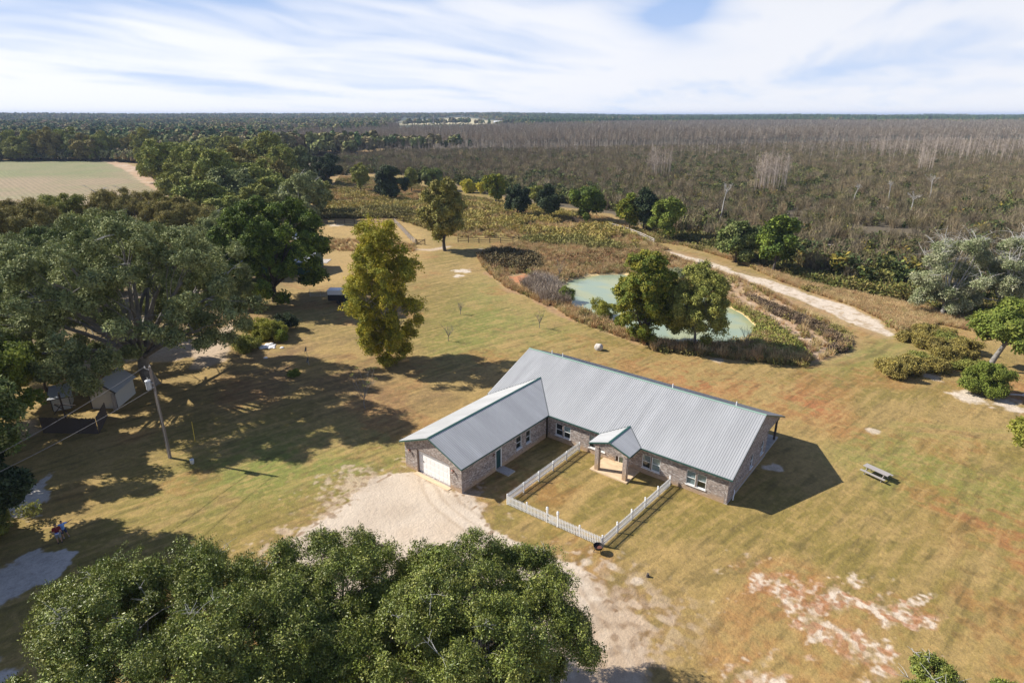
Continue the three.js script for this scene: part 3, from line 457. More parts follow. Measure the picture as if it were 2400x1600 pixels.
    part('pane', bx(w - 2 * f, h / 2 - f - 0.025, 0.006, 0, h / 4 - f / 2 + 0.0125, 0.01), glass, o); part('pane', bx(w - 2 * f, h / 2 - f - 0.025, 0.006, 0, -h / 4 + f / 2 - 0.0125, -0.02), glass, o);
    part('sill', bx(w + 0.1, 0.06, 0.16, 0, -h / 2 - 0.03, 0.09), M.white, o);
    if (blind) part('blind', bx(w - 0.1, h * blind, 0.02, 0, h / 2 - (h * blind) / 2 - 0.03, -0.09), blindMat, o);
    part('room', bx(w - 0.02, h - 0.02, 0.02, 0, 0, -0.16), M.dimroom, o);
    return o;
  }
  const onMain = (o, x, y) => o.position.set(x, y, -0.44), onGable = (o, x, y) => { o.position.set(13.51, y, -0.35 - x); o.rotation.y = Math.PI / 2; }, onWing = (o, x, y) => { o.position.set(-6.39, y, 13.38 - x + 0); o.rotation.y = Math.PI / 2; };
  const blinds = [0, 0.42, 0.5, 0.9, 0.45, 0.95, 0.95, 0.5];
  winM.forEach((w, i) => windowAt(w, onMain, blinds[i]));
  gw.forEach((w) => windowAt(w, onGable, 0.6)); 
  ww.forEach(([a, b, c, d]) => windowAt([a - 1, b, c - 1, d], onWing, 0));
  for (const g of [bx(0.1, 1.44, 0.03, -4.275, 1.39, -0.345), bx(0.1, 1.46, 0.03, -0.075, 1.38, -0.345), bx(0.1, 1.46, 0.03, 6.03, 1.39, -0.345), bx(0.1, 1.48, 0.03, 10.61, 1.395, -0.345)]) part('shutter_strip', g, std(0.22, 0.17, 0.14), house);
  // front door with glazed leaf
  const fd = new THREE.Group(); fd.name = 'front_door'; house.add(fd); fd.position.set(2.56, 0.12, -0.47);
  part('frame', [bx(0.07, 2.08, 0.12, -0.455, 1.04, 0), bx(0.07, 2.08, 0.12, 0.455, 1.04, 0), bx(0.84, 0.07, 0.12, 0, 2.045, 0), bx(0.05, 2.0, 0.08, -0.08, 1.0, 0)], M.white, fd);
  part('pane', bx(0.44, 1.9, 0.02, 0.18, 0.99, -0.02), new THREE.MeshPhysicalMaterial({ color: new THREE.Color().setRGB(0.03, 0.06, 0.04), roughness: 0.06, clearcoat: 1 }), fd);
  part('leaf', bx(0.3, 1.98, 0.04, -0.26, 1.0, -0.02), std(0.05, 0.03, 0.025, 0.5), fd);
  part('threshold', bx(0.98, 0.05, 0.3, 0, 0.02, 0.12), M.concrete, fd);
  // side door of the wing
  const sd = new THREE.Group(); sd.name = 'side_door'; house.add(sd); sd.position.set(-6.42, 0.14, 13.38 - 5.365); sd.rotation.y = Math.PI / 2;
  part('leaf', [bx(0.76, 2.04, 0.045, 0, 1.03, 0), bx(0.28, 0.6, 0.02, -0.17, 1.55, 0.025), bx(0.28, 0.6, 0.02, 0.17, 1.55, 0.025), bx(0.28, 0.75, 0.02, -0.17, 0.55, 0.025), bx(0.28, 0.75, 0.02, 0.17, 0.55, 0.025)], M.greenDoor, sd);
  part('frame', [bx(0.07, 2.14, 0.16, -0.42, 1.07, 0.04), bx(0.07, 2.14, 0.16, 0.42, 1.07, 0.04), bx(0.77, 0.07, 0.16, 0, 2.105, 0.04)], M.white, sd);
  part('handle', new THREE.SphereGeometry(0.035, 8, 6).translate(-0.31, 1.0, 0.07), M.copper, sd);
  part('door_step', bx(1.55, 0.12, 1.1, -5.5, 0.06, 7.9), M.concreteGrey, house);
  // garage door in its deep opening: four sections of raised panels
  const gdo = new THREE.Group(); gdo.name = 'garage_door'; house.add(gdo); gdo.position.set(-14 + (gd[0] + gd[2]) / 2, 0.02, 13.38 - 0.22);
  { const W = gd[2] - gd[0], h = 2.56 / 4; for (let r = 0; r < 4; r++) { const g = [bx(W, h - 0.012, 0.04, 0, h * (r + 0.5), -0.05)]; for (let c = 0; c < 8; c++) g.push(bx(W / 8 - 0.12, h - 0.18, 0.012, -W / 2 + (c + 0.5) * (W / 8), h * (r + 0.5), -0.026)); part('panel', g, M.garage, gdo); }
    part('handle', bx(0.04, 0.14, 0.04, -1.6, 1.3, 0), M.dark, gdo); }
  part('jamb', [bx(0.06, 2.58, 0.2, gd[0] - 14 + 0.032, 1.31, 13.265), bx(0.06, 2.58, 0.2, gd[2] - 14 - 0.032, 1.31, 13.265), bx(W0(gd) - 0.14, 0.06, 0.2, -14 + (gd[0] + gd[2]) / 2, 2.565, 13.265)], std(0.2, 0.15, 0.12), house);
  function W0(q) { return q[2] - q[0]; }
  // apron and floor slabs
  part('slab', bx(4.1, 0.12, 2.75, 2.87, 0.06, 1.02), M.concrete, house);
  part('slab', bx(8.3, 0.14, 4.6, 9.45, 0.07, -13.6), M.concreteGrey, house);
  part('footing', [bx(0.06, 0.16, 10.9, 13.63, 0.08, -5.8)], M.concreteGrey, house);
  part('garage_apron', bx(4.7, 0.05, 0.5, -10.0, 0.025, 13.63), M.concrete, house);
  // porch piers, header and gable
  for (const x of [1.42, 4.5]) part('pier', new THREE.BoxGeometry(0.42, 2.62, 0.42).translate(0, 1.43, 0), (() => { const m = M.brick; return m; })(), house, [x, 0, 1.98]);
  const pg = part('porch_gable', wallGeo([[-1.75, 2.45], [1.75, 2.45], [1.95, 2.78], [0, PY - 0.13], [-1.95, 2.78]], [], 0.2), M.brick, house, [PX + 0.1, 0, 2.08]);
  for (const g of [bx(0.2, 0.3, 2.2, 1.3, 2.62, 0.78), bx(0.2, 0.3, 2.2, 4.62, 2.62, 0.78)]) part('porch_beam', g, M.brick, house);
  for (const x of [13.4, 9.6, 5.6]) part('porch_post', [bx(0.2, 2.7, 0.2, x, 1.45, -15.05)], M.darkWood, house);
  part('porch_header', bx(8.4, 0.24, 0.16, 9.4, 2.68, -15.05), M.darkWood, house);
  for (const x of [-11.75, -10.19, 3.98, 10.8]) part('vent_pipe', [rod([x, 5.7, -8.75], [x, 6.3, -8.75], 0.05, 0.05, 10), rod([x, 5.72, -8.75], [x, 5.85, -8.75], 0.14, 0.06, 10)], M.white, house);
  part('drain_pipe', tube([[13.66, 0.75, -2.0], [13.7, 0.72, -1.95], [13.78, 0.62, -1.75], [13.82, 0.3, -1.5], [13.85, 0.03, -1.35]], 0.05, 14, 8), M.white, house);
  // carriage lamps
  const lampGeo = () => [bx(0.1, 0.2, 0.03, 0, 0.02, 0.015), rod([0, 0.08, 0.02], [0, 0.16, 0.14], 0.012), new THREE.ConeGeometry(0.12, 0.1, 6).translate(0, 0.18, 0.15), new THREE.CylinderGeometry(0.1, 0.065, 0.02, 6).translate(0, -0.12, 0.15), ...[0, 1, 2, 3, 4, 5].map((k) => rod([0.09 * Math.cos(k * TAU / 6), 0.13, 0.15 + 0.09 * Math.sin(k * TAU / 6)], [0.06 * Math.cos(k * TAU / 6), -0.11, 0.15 + 0.06 * Math.sin(k * TAU / 6)], 0.008, 0.008, 4)), new THREE.ConeGeometry(0.05, 0.08, 6).rotateX(Math.PI).translate(0, -0.17, 0.15)];
  for (const [x, y, z, t] of [[-13.23, 2.05, 13.38, 0], [-7.31, 2.05, 13.38, 0], [-6.3, 2.0, 8.8, Math.PI / 2]]) { const l = part('wall_lamp', lampGeo(), M.copper, house, [x, y, z]); l.rotation.y = t; const q = part('lamp_glass', new THREE.CylinderGeometry(0.075, 0.05, 0.2, 6).translate(0, 0.01, 0.15), M.bulb, l); }
  // the wreath beside the door
}


// ---------- picket fence round the front yard ----------
{
  const PH = 1.02, pg = (() => { const s = new THREE.Shape([[-0.04, 0.06], [0.04, 0.06], [0.04, PH - 0.08], [0, PH], [-0.04, PH - 0.08]].map(([x, y]) => new THREE.Vector2(x, y))); return new THREE.ExtrudeGeometry(s, { depth: 0.02, bevelEnabled: false }); })();
  const postG = mergeGeometries([bx(0.11, 1.08, 0.11, 0, 0.54, 0), new THREE.ConeGeometry(0.09, 0.07, 4, 1).rotateY(Math.PI / 4).translate(0, 1.115, 0)]);
  const tallPost = mergeGeometries([bx(0.14, 1.3, 0.14, 0, 0.65, 0), bx(0.2, 0.05, 0.2, 0, 1.315, 0), bx(0.16, 0.16, 0.16, 0, 1.42, 0), new THREE.ConeGeometry(0.12, 0.1, 4, 1).rotateY(Math.PI / 4).translate(0, 1.55, 0)]);
  const white = M.white;
  function run(a, b, label, name = 'picket_fence', ends = [true, true], spacing = 0.152, name2 = 'fence') {
    const dx = b[0] - a[0], dz = b[1] - a[1], L = Math.hypot(dx, dz), o = thing(name, label, name2, [a[0], 0, a[1]], -Math.atan2(dz, dx), name === 'picket_fence' ? 'white picket fence runs around the front yard' : undefined);
    const n = Math.round(L / spacing);
    for (let i = 0; i < n; i++) { const p = part('picket', pg, white, o, [(i + 0.5) * (L / n), 0.005 * (LAT[i * 37] - 0.5), 0.06]); p.rotation.z = 0.02 * (LAT[i * 91] - 0.5); }
    for (const y of [0.28, 0.78]) part('rail', bx(L - 0.02, 0.085, 0.038, L / 2, y, 0.039), white, o);
    const k = Math.max(1, Math.round(L / 2.4));
    if (name === 'picket_fence') for (let i = 0; i <= k; i++) if ((i > 0 || ends[0]) && (i < k || ends[1])) part('post', postG, white, o, [(i * L) / k, 0, -0.04]);
    return o;
  }
  const FL = [-2.0, 12.0], FR = [7.72, 11.65], BL = [-1.95, 0.05], BR = [8.29, 0.03], G0 = [2.34, 11.84], G1 = [3.42, 11.81];
  run(BL, FL, 'left side run of the white picket fence, nearest the garage wing');
  run(FL, G0, 'front run of white picket fence left of the gate', 'picket_fence', [false, false]);
  run(G1, FR, 'front run of white picket fence right of the gate', 'picket_fence', [false, true]);
  run(FR, BR, 'right side run of the white picket fence ending below the house windows', 'picket_fence', [false, true]);
  const gate = run([G0[0] + 0.12, G0[1]], [G1[0] - 0.12, G1[1]], 'narrow white picket gate between the two capped posts', 'picket_gate', [false, false], 0.15, 'gate');
  part('brace', bar([0.05, 0.3, 0.02], [0.78, 0.78, 0.02], 0.02, 0.08), white, gate); part('hinge', [bx(0.14, 0.05, 0.02, 0.02, 0.3, 0.1), bx(0.14, 0.05, 0.02, 0.02, 0.78, 0.1)], M.iron, gate);
  for (const [p, w] of [[G0, 'left'], [G1, 'right']]) { const o = thing('gate_post', `tall white capped post on the ${w} side of the picket gate`, 'post', [p[0], 0, p[1]]); part('shaft', bx(0.14, 1.3, 0.14, 0, 0.65, 0), white, o); part('cap', [bx(0.2, 0.05, 0.2, 0, 1.325, 0), bx(0.16, 0.16, 0.16, 0, 1.43, 0), new THREE.ConeGeometry(0.12, 0.1, 4, 1).rotateY(Math.PI / 4).translate(0, 1.56, 0)], white, o); }
  // short return at the left end, towards the house wall
}
// ---------- fire bowl by the fence corner ----------
{
  const o = thing('fire_bowl', 'dark iron fire bowl on legs at the fence corner', 'fire bowl', [7.85, 0, 12.43]);
  part('bowl', new THREE.LatheGeometry([[0.0, 0.28], [0.2, 0.3], [0.34, 0.42], [0.4, 0.62], [0.42, 0.64], [0.42, 0.66], [0.385, 0.655], [0.32, 0.45], [0.18, 0.34], [0, 0.32]].map(([x, y]) => new THREE.Vector2(x, y)), 24), M.iron, o);
  for (let k = 0; k < 3; k++) { const a = k * TAU / 3 + 0.4; part('leg', rod([0.38 * Math.cos(a), 0, 0.38 * Math.sin(a)], [0.26 * Math.cos(a), 0.36, 0.26 * Math.sin(a)], 0.025), M.iron, o); }
  part('ring_handle', [new THREE.TorusGeometry(0.07, 0.012, 6, 12).translate(0.45, 0.58, 0), new THREE.TorusGeometry(0.07, 0.012, 6, 12).translate(-0.45, 0.58, 0)], M.iron, o);
  part('ash', new THREE.CylinderGeometry(0.3, 0.28, 0.03, 16).translate(0, 0.42, 0), M.rust, o);
}
// ---------- picnic table ----------
{
  const A = new THREE.Vector3(22.04, 0.76, -13.84), B = new THREE.Vector3(25.61, 0.76, -12.65), len = 2.35;
  const o = thing('picnic_table', 'weathered grey wooden picnic table alone on the right lawn', 'picnic table', [23.36, 0, -14.04], -Math.atan2(B.z - A.z, B.x - A.x));
  for (let k = 0; k < 5; k++) part('top_plank', bx(len, 0.04, 0.14, 0, 0.75 + 0.003 * (k % 2), -0.3 + k * 0.15), M.greyWood, o);
  for (const s of [-1, 1]) { for (const q of [0, 1]) part('seat_plank', bx(len, 0.04, 0.135, 0, 0.45, s * (0.66 + q * 0.145)), M.greyWood, o); }
  for (const x of [-0.8, 0.8]) { part('leg', [bar([x, 0, 0.62], [x, 0.73, 0.22], 0.045, 0.09)], M.greyWood, o); part('leg', [bar([x + 0.05, 0, -0.62], [x + 0.05, 0.73, -0.22], 0.045, 0.09)], M.greyWood, o); part('crossbeam', bx(0.04, 0.09, 1.62, x - 0.045, 0.385, 0), M.greyWood, o); part('crossbeam', bx(0.04, 0.08, 0.7, x - 0.045, 0.69, 0), M.greyWood, o); }
}
// ---------- power pole with its transformer, and the two wires ----------
{
  const H = 10.2, o = thing('utility_pole', 'tall wooden utility pole with a grey transformer can near its top', 'utility pole', [-34.23, 0, 27.53]);
  part('shaft', new THREE.CylinderGeometry(0.11, 0.17, H, 12).translate(0, H / 2, 0), M.pole, o);
  part('conduit', rod([0.15, 0, 0.1], [0.14, 7.6, 0.06], 0.035, 0.035, 8), M.galv, o);
  const side = [-RX, -RZ], tr = new THREE.Group(); tr.name = 'transformer'; o.add(tr); tr.position.set(side[0] * 0.42 + 0.1, H - 2.4, side[1] * 0.42 + 0.1);
  part('tank', new THREE.LatheGeometry([[0, -0.02], [0.24, 0], [0.26, 0.05], [0.26, 0.9], [0.28, 0.92], [0.27, 0.98], [0.12, 1.04], [0, 1.05]].map(([x, y]) => new THREE.Vector2(x, y)), 20), std(0.52, 0.54, 0.55, 0.4), tr);
  part('bushing', [rod([0, 1.0, 0], [0.02, 1.3, 0], 0.05, 0.025, 8), rod([0.12, 0.95, 0.1], [0.2, 1.08, 0.16], 0.03, 0.02, 8)], M.bulb, tr);
  part('bracket', [bar([side[0] * -0.24, 0.7, side[1] * -0.24], [side[0] * -0.5, 0.7, side[1] * -0.5], 0.12), bar([side[0] * -0.24, 0.25, side[1] * -0.24], [side[0] * -0.5, 0.25, side[1] * -0.5], 0.12)], M.galv, tr);
  part('insulator', [rod([side[0] * 0.1, H - 0.35, side[1] * 0.1], [side[0] * 0.5, H - 0.2, side[1] * 0.5], 0.025), new THREE.LatheGeometry([[0, 0], [0.08, 0.02], [0.05, 0.08], [0.08, 0.11], [0.05, 0.17], [0.03, 0.22], [0, 0.23]].map(([x, y]) => new THREE.Vector2(x, y)), 10).translate(side[0] * 0.5, H - 0.2, side[1] * 0.5), rod([0, H - 0.1, 0], [0, H + 0.22, 0], 0.03, 0.02)], M.bulb, o);
  part('jumper', tube([[side[0] * 0.5, H, side[1] * 0.5], [side[0] * 0.75, H - 0.8, side[1] * 0.75], [side[0] * 0.45 + 0.1, H - 1.1, side[1] * 0.45 + 0.1]], 0.012, 10, 4), M.dark, o);
  const wire = (p, q, sag, r, label) => { const A = new THREE.Vector3(...p), B = new THREE.Vector3(...q), pts = []; for (let i = 0; i <= 16; i++) { const t = i / 16, v = A.clone().lerp(B, t); v.y -= sag * 4 * t * (1 - t); pts.push(v); } const m = shade(new THREE.Mesh(new THREE.TubeGeometry(new THREE.CatmullRomCurve3(pts), 40, r, 5), std(0.2, 0.19, 0.18, 0.6))); m.name = numbered('power_line'); tag(m, label, 'power line', 'wires running left from the utility pole'); scene.add(m); };
  const P0 = o.position;
  wire([P0.x + side[0] * 0.5, H - 0.05, P0.z + side[1] * 0.5], [-22.28, 9.6, 50.76], 0.5, 0.02, 'upper thin wire running from the pole top to the left');
  wire([P0.x + side[0] * 0.1, H - 2.3, P0.z + side[1] * 0.1], [-24.25, 8.2, 50.99], 0.6, 0.024, 'lower thicker wire running from the transformer to the left');
  const g = thing('marker_stake', 'thin yellow marker stake leaning on the shaded lawn right of the pole', 'stake', [-35.63, 0, 24.3]);
  part('stake', rod([0, 0, 0], [-0.75, 2.0, -0.35], 0.035, 0.03), std(0.72, 0.5, 0.05, 0.6), g); part('wire', rod([-0.75, 2.0, -0.35], [-0.95, 2.5, -0.45], 0.01), M.dark, g);
  const c = thing('white_bucket', 'small white bucket on the lawn right of the pole', 'bucket', [-31.33, 0, 26.6]);
  part('body', new THREE.LatheGeometry([[0, 0], [0.17, 0], [0.2, 0.42], [0.215, 0.43], [0.215, 0.46], [0.19, 0.45], [0.16, 0.03], [0, 0.03]].map(([x, y]) => new THREE.Vector2(x, y)), 18), M.white, c); part('handle', new THREE.TorusGeometry(0.2, 0.008, 5, 16, Math.PI).rotateX(-0.9).translate(0, 0.42, 0), M.galv, c);
}
// ---------- sheds and plank fence on the left ----------
function planks(parent, name, mat, a, b, h0, h1, w = 0.14, y0 = 0) {  // upright boards from a to b
  const dx = b[0] - a[0], dz = b[1] - a[1], L = Math.hypot(dx, dz), n = Math.round(L / w), r = rng(Math.round(L * 100) + Math.round(a[0] * 10));
  for (let i = 0; i < n; i++) { const t = (i + 0.5) / n, h = lerp(h0, h1, t) * (0.97 + 0.06 * r()); const p = part(name, new THREE.BoxGeometry(w * 0.94, h, 0.022 + 0.01 * r()), mat, parent, [a[0] + dx * t, y0 + h / 2, a[1] + dz * t]); p.rotation.y = -Math.atan2(dz, dx); }
}
{
  const lap = (w, h, n = 12) => { const g = []; for (let i = 0; i < n; i++) g.push(bx(w, h / n - 0.012, 0.02, 0, (i + 0.5) * (h / n), 0.01 + 0.006 * (i % 2))); return g; };
  const siding = std(0.48, 0.47, 0.43, 0.8), trim = std(0.05, 0.05, 0.055, 0.8), greyRoof = new THREE.MeshStandardMaterial({ map: grain(21, [0.34, 0.36, 0.38], 0.25, 30, 30), roughness: 0.7 });
  // gabled shed
  const a = new THREE.Vector3(-53.03, 0, 28.34), b = new THREE.Vector3(-50.83, 0, 26.28), turn = -Math.atan2(b.z - a.z, b.x - a.x), W = a.distanceTo(b), D = 4.2, eh = 2.3, ap = 3.5;
  const s = thing('garden_shed', 'white gabled shed with dark trim under the big oak', 'shed', [(a.x + b.x) / 2, 0, (a.z + b.z) / 2], turn);
  { const sh = new THREE.Shape([[-W / 2, 0], [W / 2, 0], [W / 2, eh], [0, ap], [-W / 2, eh]].map(([x, y]) => new THREE.Vector2(x, y))); part('front_wall', new THREE.ExtrudeGeometry(sh, { depth: 0.08, bevelEnabled: false }).translate(0, 0, -0.08), siding, s); part('rear_wall', new THREE.ExtrudeGeometry(sh, { depth: 0.08, bevelEnabled: false }).translate(0, 0, -D), siding, s); }
  { const g = []; for (let i = 0; i < 20; i++) { const y = 0.1 + i * 0.17, hw = y < eh ? W / 2 : (W / 2) * (1 - (y - eh) / (ap - eh)); g.push(bx(2 * hw - 0.04, 0.02, 0.02, 0, y, 0.008)); } part('siding_lap', g, siding, s); }
  for (const q of [-1, 1]) { part('side_wall', bx(0.08, eh, D - 0.16, q * (W / 2 - 0.04), eh / 2, -D / 2), siding, s); part('roof_slope', slab(q > 0 ? [[0, ap + 0.1, 0.35], [W / 2 + 0.3, eh - 0.12, 0.35], [W / 2 + 0.3, eh - 0.12, -D - 0.3], [0, ap + 0.1, -D - 0.3]] : [[0, ap + 0.1, -D - 0.3], [-W / 2 - 0.3, eh - 0.12, -D - 0.3], [-W / 2 - 0.3, eh - 0.12, 0.35], [0, ap + 0.1, 0.35]], 0.07), greyRoof, s); part('corner_trim', bx(0.1, eh - 0.1, 0.05, q * (W / 2 - 0.05), eh / 2, 0.04), trim, s); part('rake_trim', bar([0, ap + 0.0, 0.36], [q * (W / 2 + 0.3), eh - 0.2, 0.36], 0.04, 0.16), trim, s); }
  // low shed with a mono-pitch roof
  const c = new THREE.Vector3(-55.9, 0, 31.51), d = new THREE.Vector3(-55.22, 0, 29.79), t2 = -Math.atan2(d.z - c.z, d.x - c.x), w2 = c.distanceTo(d), d2 = 2.6;
  const k = thing('low_shed', 'small white box shed with a sloping grey roof left of the gabled shed', 'shed', [(c.x + d.x) / 2, 0, (c.z + d.z) / 2], t2);
  part('front_wall', [bx(w2, 1.6, 0.06, 0, 0.8, -0.03), ...lap(w2, 1.6, 8)], siding, k); part('rear_wall', bx(w2, 2.1, 0.06, 0, 1.05, -d2 + 0.03), siding, k);
  for (const q of [-1, 1]) { const sh = new THREE.Shape([[0.06, 0], [d2 - 0.06, 0], [d2 - 0.06, 2.1], [0.06, 1.6]].map(([x, y]) => new THREE.Vector2(x, y))); part('side_wall', new THREE.ExtrudeGeometry(sh, { depth: 0.06, bevelEnabled: false }).rotateY(Math.PI / 2).translate(q * (w2 / 2 - 0.03) - 0.03, 0, 0), siding, k); part('corner_trim', bx(0.07, 1.58, 0.05, q * (w2 / 2 - 0.03), 0.79, 0.035), trim, k); }
  part('roof', slab([[-w2 / 2 - 0.25, 1.66, 0.3], [w2 / 2 + 0.25, 1.66, 0.3], [w2 / 2 + 0.25, 2.26, -d2 - 0.25], [-w2 / 2 - 0.25, 2.26, -d2 - 0.25]], 0.07), greyRoof, k); part('fascia', bx(w2 + 0.5, 0.09, 0.03, 0, 1.61, 0.32), trim, k);
  // dark timber frame standing before it
  const f = thing('timber_frame', 'dark timber frame with crossed braces before the low shed', 'frame', [-52.54, 0, 31.24], t2);
  part('post', bar([0, 0, 0], [0, 3.4, 0], 0.16), M.darkWood, f); part('brace', bar([-0.9, 0.9, 0.1], [0.05, 2.0, 0.1], 0.1), M.darkWood, f); part('brace', bar([0.8, 0.4, 0.1], [-0.7, 2.1, 0.1], 0.1), M.darkWood, f); part('beam', bar([-0.7, 2.1, -0.05], [1.2, 1.4, -0.05], 0.1), M.darkWood, f);
  // plank fence
  const pf = thing('plank_fence', 'dark grey plank fence around the low yard before the sheds', 'fence');
  planks(pf, 'plank', M.darkWood, [-50.67, 33.97], [-45.61, 30.18], 1.9, 1.9, 0.16); planks(pf, 'plank', M.darkWood, [-45.68, 30.11], [-49.59, 27.9], 1.9, 1.8, 0.16);
  // pale lumber leaning at the shed corner
  const lb = thing('leaning_board', 'pale boards leaning against the right corner of the gabled shed', 'boards', [b.x, 0, b.z], turn);
  part('board', bar([-0.2, 0, 0.5], [-0.35, 2.0, 0.12], 0.03, 0.2), M.greyWood, lb); part('board', bar([0.1, 0, 0.55], [-0.05, 1.8, 0.12], 0.03, 0.2), M.greyWood, lb);
}
// ---------- barn, trailer, gate and rail fences ----------
{
  const wallM = std(0.02, 0.075, 0.055, 0.7), roofM = new THREE.MeshStandardMaterial({ map: grain(31, [0.42, 0.43, 0.45], 0.15, 8, 90), roughness: 0.5 });
  const R0 = new THREE.Vector3(-88.83, 0, -26.62), o = thing('green_barn', 'dark green barn with a pale metal roof behind the deep green oak', 'barn', [R0.x, 0, R0.z], -Math.atan2(RZ, RX));
  const L = 18, D = 9, eh = 2.9, ap = 4.6;
  part('front_wall', bx(L, eh, 0.1, -L / 2, eh / 2, -0.05), wallM, o); part('rear_wall', bx(L, eh, 0.1, -L / 2, eh / 2, -D + 0.05), wallM, o);
  for (const x of [0, -L]) { const sh = new THREE.Shape([[0.1, 0], [D - 0.1, 0], [D - 0.1, eh], [D / 2, ap], [0.1, eh]].map(([a, b]) => new THREE.Vector2(a, b))); part('gable_wall', new THREE.ExtrudeGeometry(sh, { depth: 0.1, bevelEnabled: false }).rotateY(Math.PI / 2).translate(x - (x === 0 ? 0.1 : 0), 0, 0), wallM, o); }
  const rl = Math.hypot(D / 2 + 0.4, ap - eh + 0.15);
  part('roof_slope', ribbed([-L - 0.4, ap + 0.12, -D / 2], [1, 0, 0], [0, eh - ap - 0.15, D / 2 + 0.4], L + 0.8, () => 0, () => rl, 0.3), roofM, o); part('roof_slope', ribbed([-L - 0.4, ap + 0.12, -D / 2], [1, 0, 0], [0, eh - ap - 0.15, -D / 2 - 0.4], L + 0.8, () => 0, () => rl, 0.3), roofM, o);
  part('corner_trim', bx(0.12, eh - 0.02, 0.06, -0.06, eh / 2, 0.03), std(0.03, 0.1, 0.07), o); part('door', bx(2.6, 2.4, 0.06, -3.2, 1.2, 0.03), std(0.015, 0.05, 0.04, 0.7), o);
  const lt = thing('lean_to', 'open-sided pale metal roof beyond the green barn', 'shelter', [-120.31, 0, -36.43], -Math.atan2(RZ, RX));
  part('roof', ribbed([-7, 3.6, -6], [1, 0, 0], [0, -1.0, 6], 14, () => 0, () => Math.hypot(6, 1), 0.3), roofM, lt); for (const x of [-6.7, -2.2, 2.2, 6.7]) for (const z of [-0.15, -5.8]) part('post', bx(0.16, z < -3 ? 3.5 : 2.6, 0.16, x, z < -3 ? 1.75 : 1.3, z), M.darkWood, lt);
  const sl = shade(new THREE.Mesh(bx(3.4, 0.08, 4.2, 0, 0.04, 0), M.concreteGrey)); sl.name = 'concrete_pad'; sl.position.set(-98.32, 0, -35.88); sl.rotation.y = -Math.atan2(RZ, RX); scene.add(sl); tag(sl, 'pale concrete pad beside the green barn', 'slab');
  // stock trailer
  const t = thing('stock_trailer', 'white roofed livestock trailer half hidden by the yellow-green poplar', 'trailer', [-66.24, 0, -17.87], -Math.atan2(RZ, RX));
  const box = std(0.68, 0.69, 0.7, 0.45);
  part('roof', [bx(4.8, 0.08, 2.1, 0, 2.55, 0), ...[...Array(7)].map((_, i) => bx(0.06, 0.03, 2.08, -2.1 + i * 0.7, 2.605, 0))], box, t);
  part('side_panel', [bx(4.7, 0.75, 0.05, 0, 2.12, 1.0), bx(4.7, 0.75, 0.05, 0, 2.12, -1.0), bx(0.05, 0.75, 1.95, -2.33, 2.12, 0)], box, t); part('lower_body', [bx(4.7, 1.15, 1.9, 0, 1.15, 0)], M.dark, t);
  for (const x of [-0.45, 0.45]) for (const z of [-1.02, 1.02]) part('wheel', new THREE.CylinderGeometry(0.36, 0.36, 0.22, 18).rotateX(Math.PI / 2).translate(x, 0.36, z), M.dark, t);
  part('hitch', [bar([2.3, 0.55, 0.7], [3.6, 0.5, 0], 0.1), bar([2.3, 0.55, -0.7], [3.6, 0.5, 0], 0.1), rod([3.5, 0, 0], [3.5, 0.8, 0], 0.04)], M.iron, t);
  const gp = thing('pipe_gate', 'dark metal pipe gate panel left of the livestock trailer', 'gate', [-74.02, 0, -16.14], -Math.atan2(RZ, RX)); part('frame', [rod([0, 0.15, 0], [0, 1.5, 0], 0.03), rod([4, 0.15, 0], [4, 1.5, 0], 0.03), rod([2, 0.15, 0], [2, 1.5, 0], 0.02)], M.galv, gp); for (let k = 0; k < 6; k++) part('bar', rod([0, 0.2 + k * 0.25, 0], [4, 0.2 + k * 0.25, 0], 0.025), M.galv, gp);
  // rail fences
  const grey = new THREE.MeshStandardMaterial({ map: grain(41, [0.30, 0.26, 0.23], 0.3, 50, 5), roughness: 0.9 }), pale = new THREE.MeshStandardMaterial({ map: grain(43, [0.50, 0.45, 0.41], 0.25, 50, 5), roughness: 0.9 });
  function railFence(pts, label, mat, rails = 3, h = 1.45, step = 3.0) {
    const f = thing('rail_fence', label, 'fence', [0, 0, 0], 0, 'wooden rail fences of the paddocks');
    for (let i = 1; i < pts.length; i++) {
      const [ax, az] = pts[i - 1], [cx, cz] = pts[i], L = Math.hypot(cx - ax, cz - az), n = Math.max(1, Math.round(L / step));
      for (let k = 0; k < n; k++) { const p = [lerp(ax, cx, k / n), lerp(az, cz, k / n)], q = [lerp(ax, cx, (k + 1) / n), lerp(az, cz, (k + 1) / n)]; part('post', bx(0.16, h + 0.08, 0.16, 0, (h + 0.08) / 2, 0), mat, f, [p[0], 0, p[1]]); for (let r = 0; r < rails; r++) { const y = h * (0.3 + (0.66 * r) / (rails - 1)) + 0.02 * (LAT[(k * 13 + r * 7 + i) & 65535] - 0.5); part('rail', bar([p[0], y, p[1]], [q[0], y, q[1]], 0.05, 0.15), mat, f); } if (k === n - 1 && i === pts.length - 1) part('post', bx(0.16, h + 0.08, 0.16, 0, (h + 0.08) / 2, 0), mat, f, [q[0], 0, q[1]]); }
    }
  }
  railFence([[-147.19, -66.37], [-142.15, -68.79]], 'short brown rail fence left of the paddock gateway gap', M.brownWood);
  railFence([[-140.18, -70.36], [-134.05, -76.86], [-127.63, -84.17], [-125, -89.59]], 'brown rail fence crossing behind the top of the yellow-green poplar', M.brownWood);
  railFence([[-127.63, -84.17], [-113.55, -75.16], [-100.96, -66.97], [-95.84, -64.02]], 'grey rail fence running down towards the lone brown oak', grey);
  railFence([[-122.94, -92.36], [-121.88, -94.34]], 'short brown rail fence left of the lone brown oak', M.brownWood);
  railFence([[-88.83, -73.47], [-83.5, -76.17], [-79.02, -80.15], [-77.34, -83.44], [-77.95, -86.97]], 'brown rail fence between the lone oak and the pond weeds', M.brownWood);
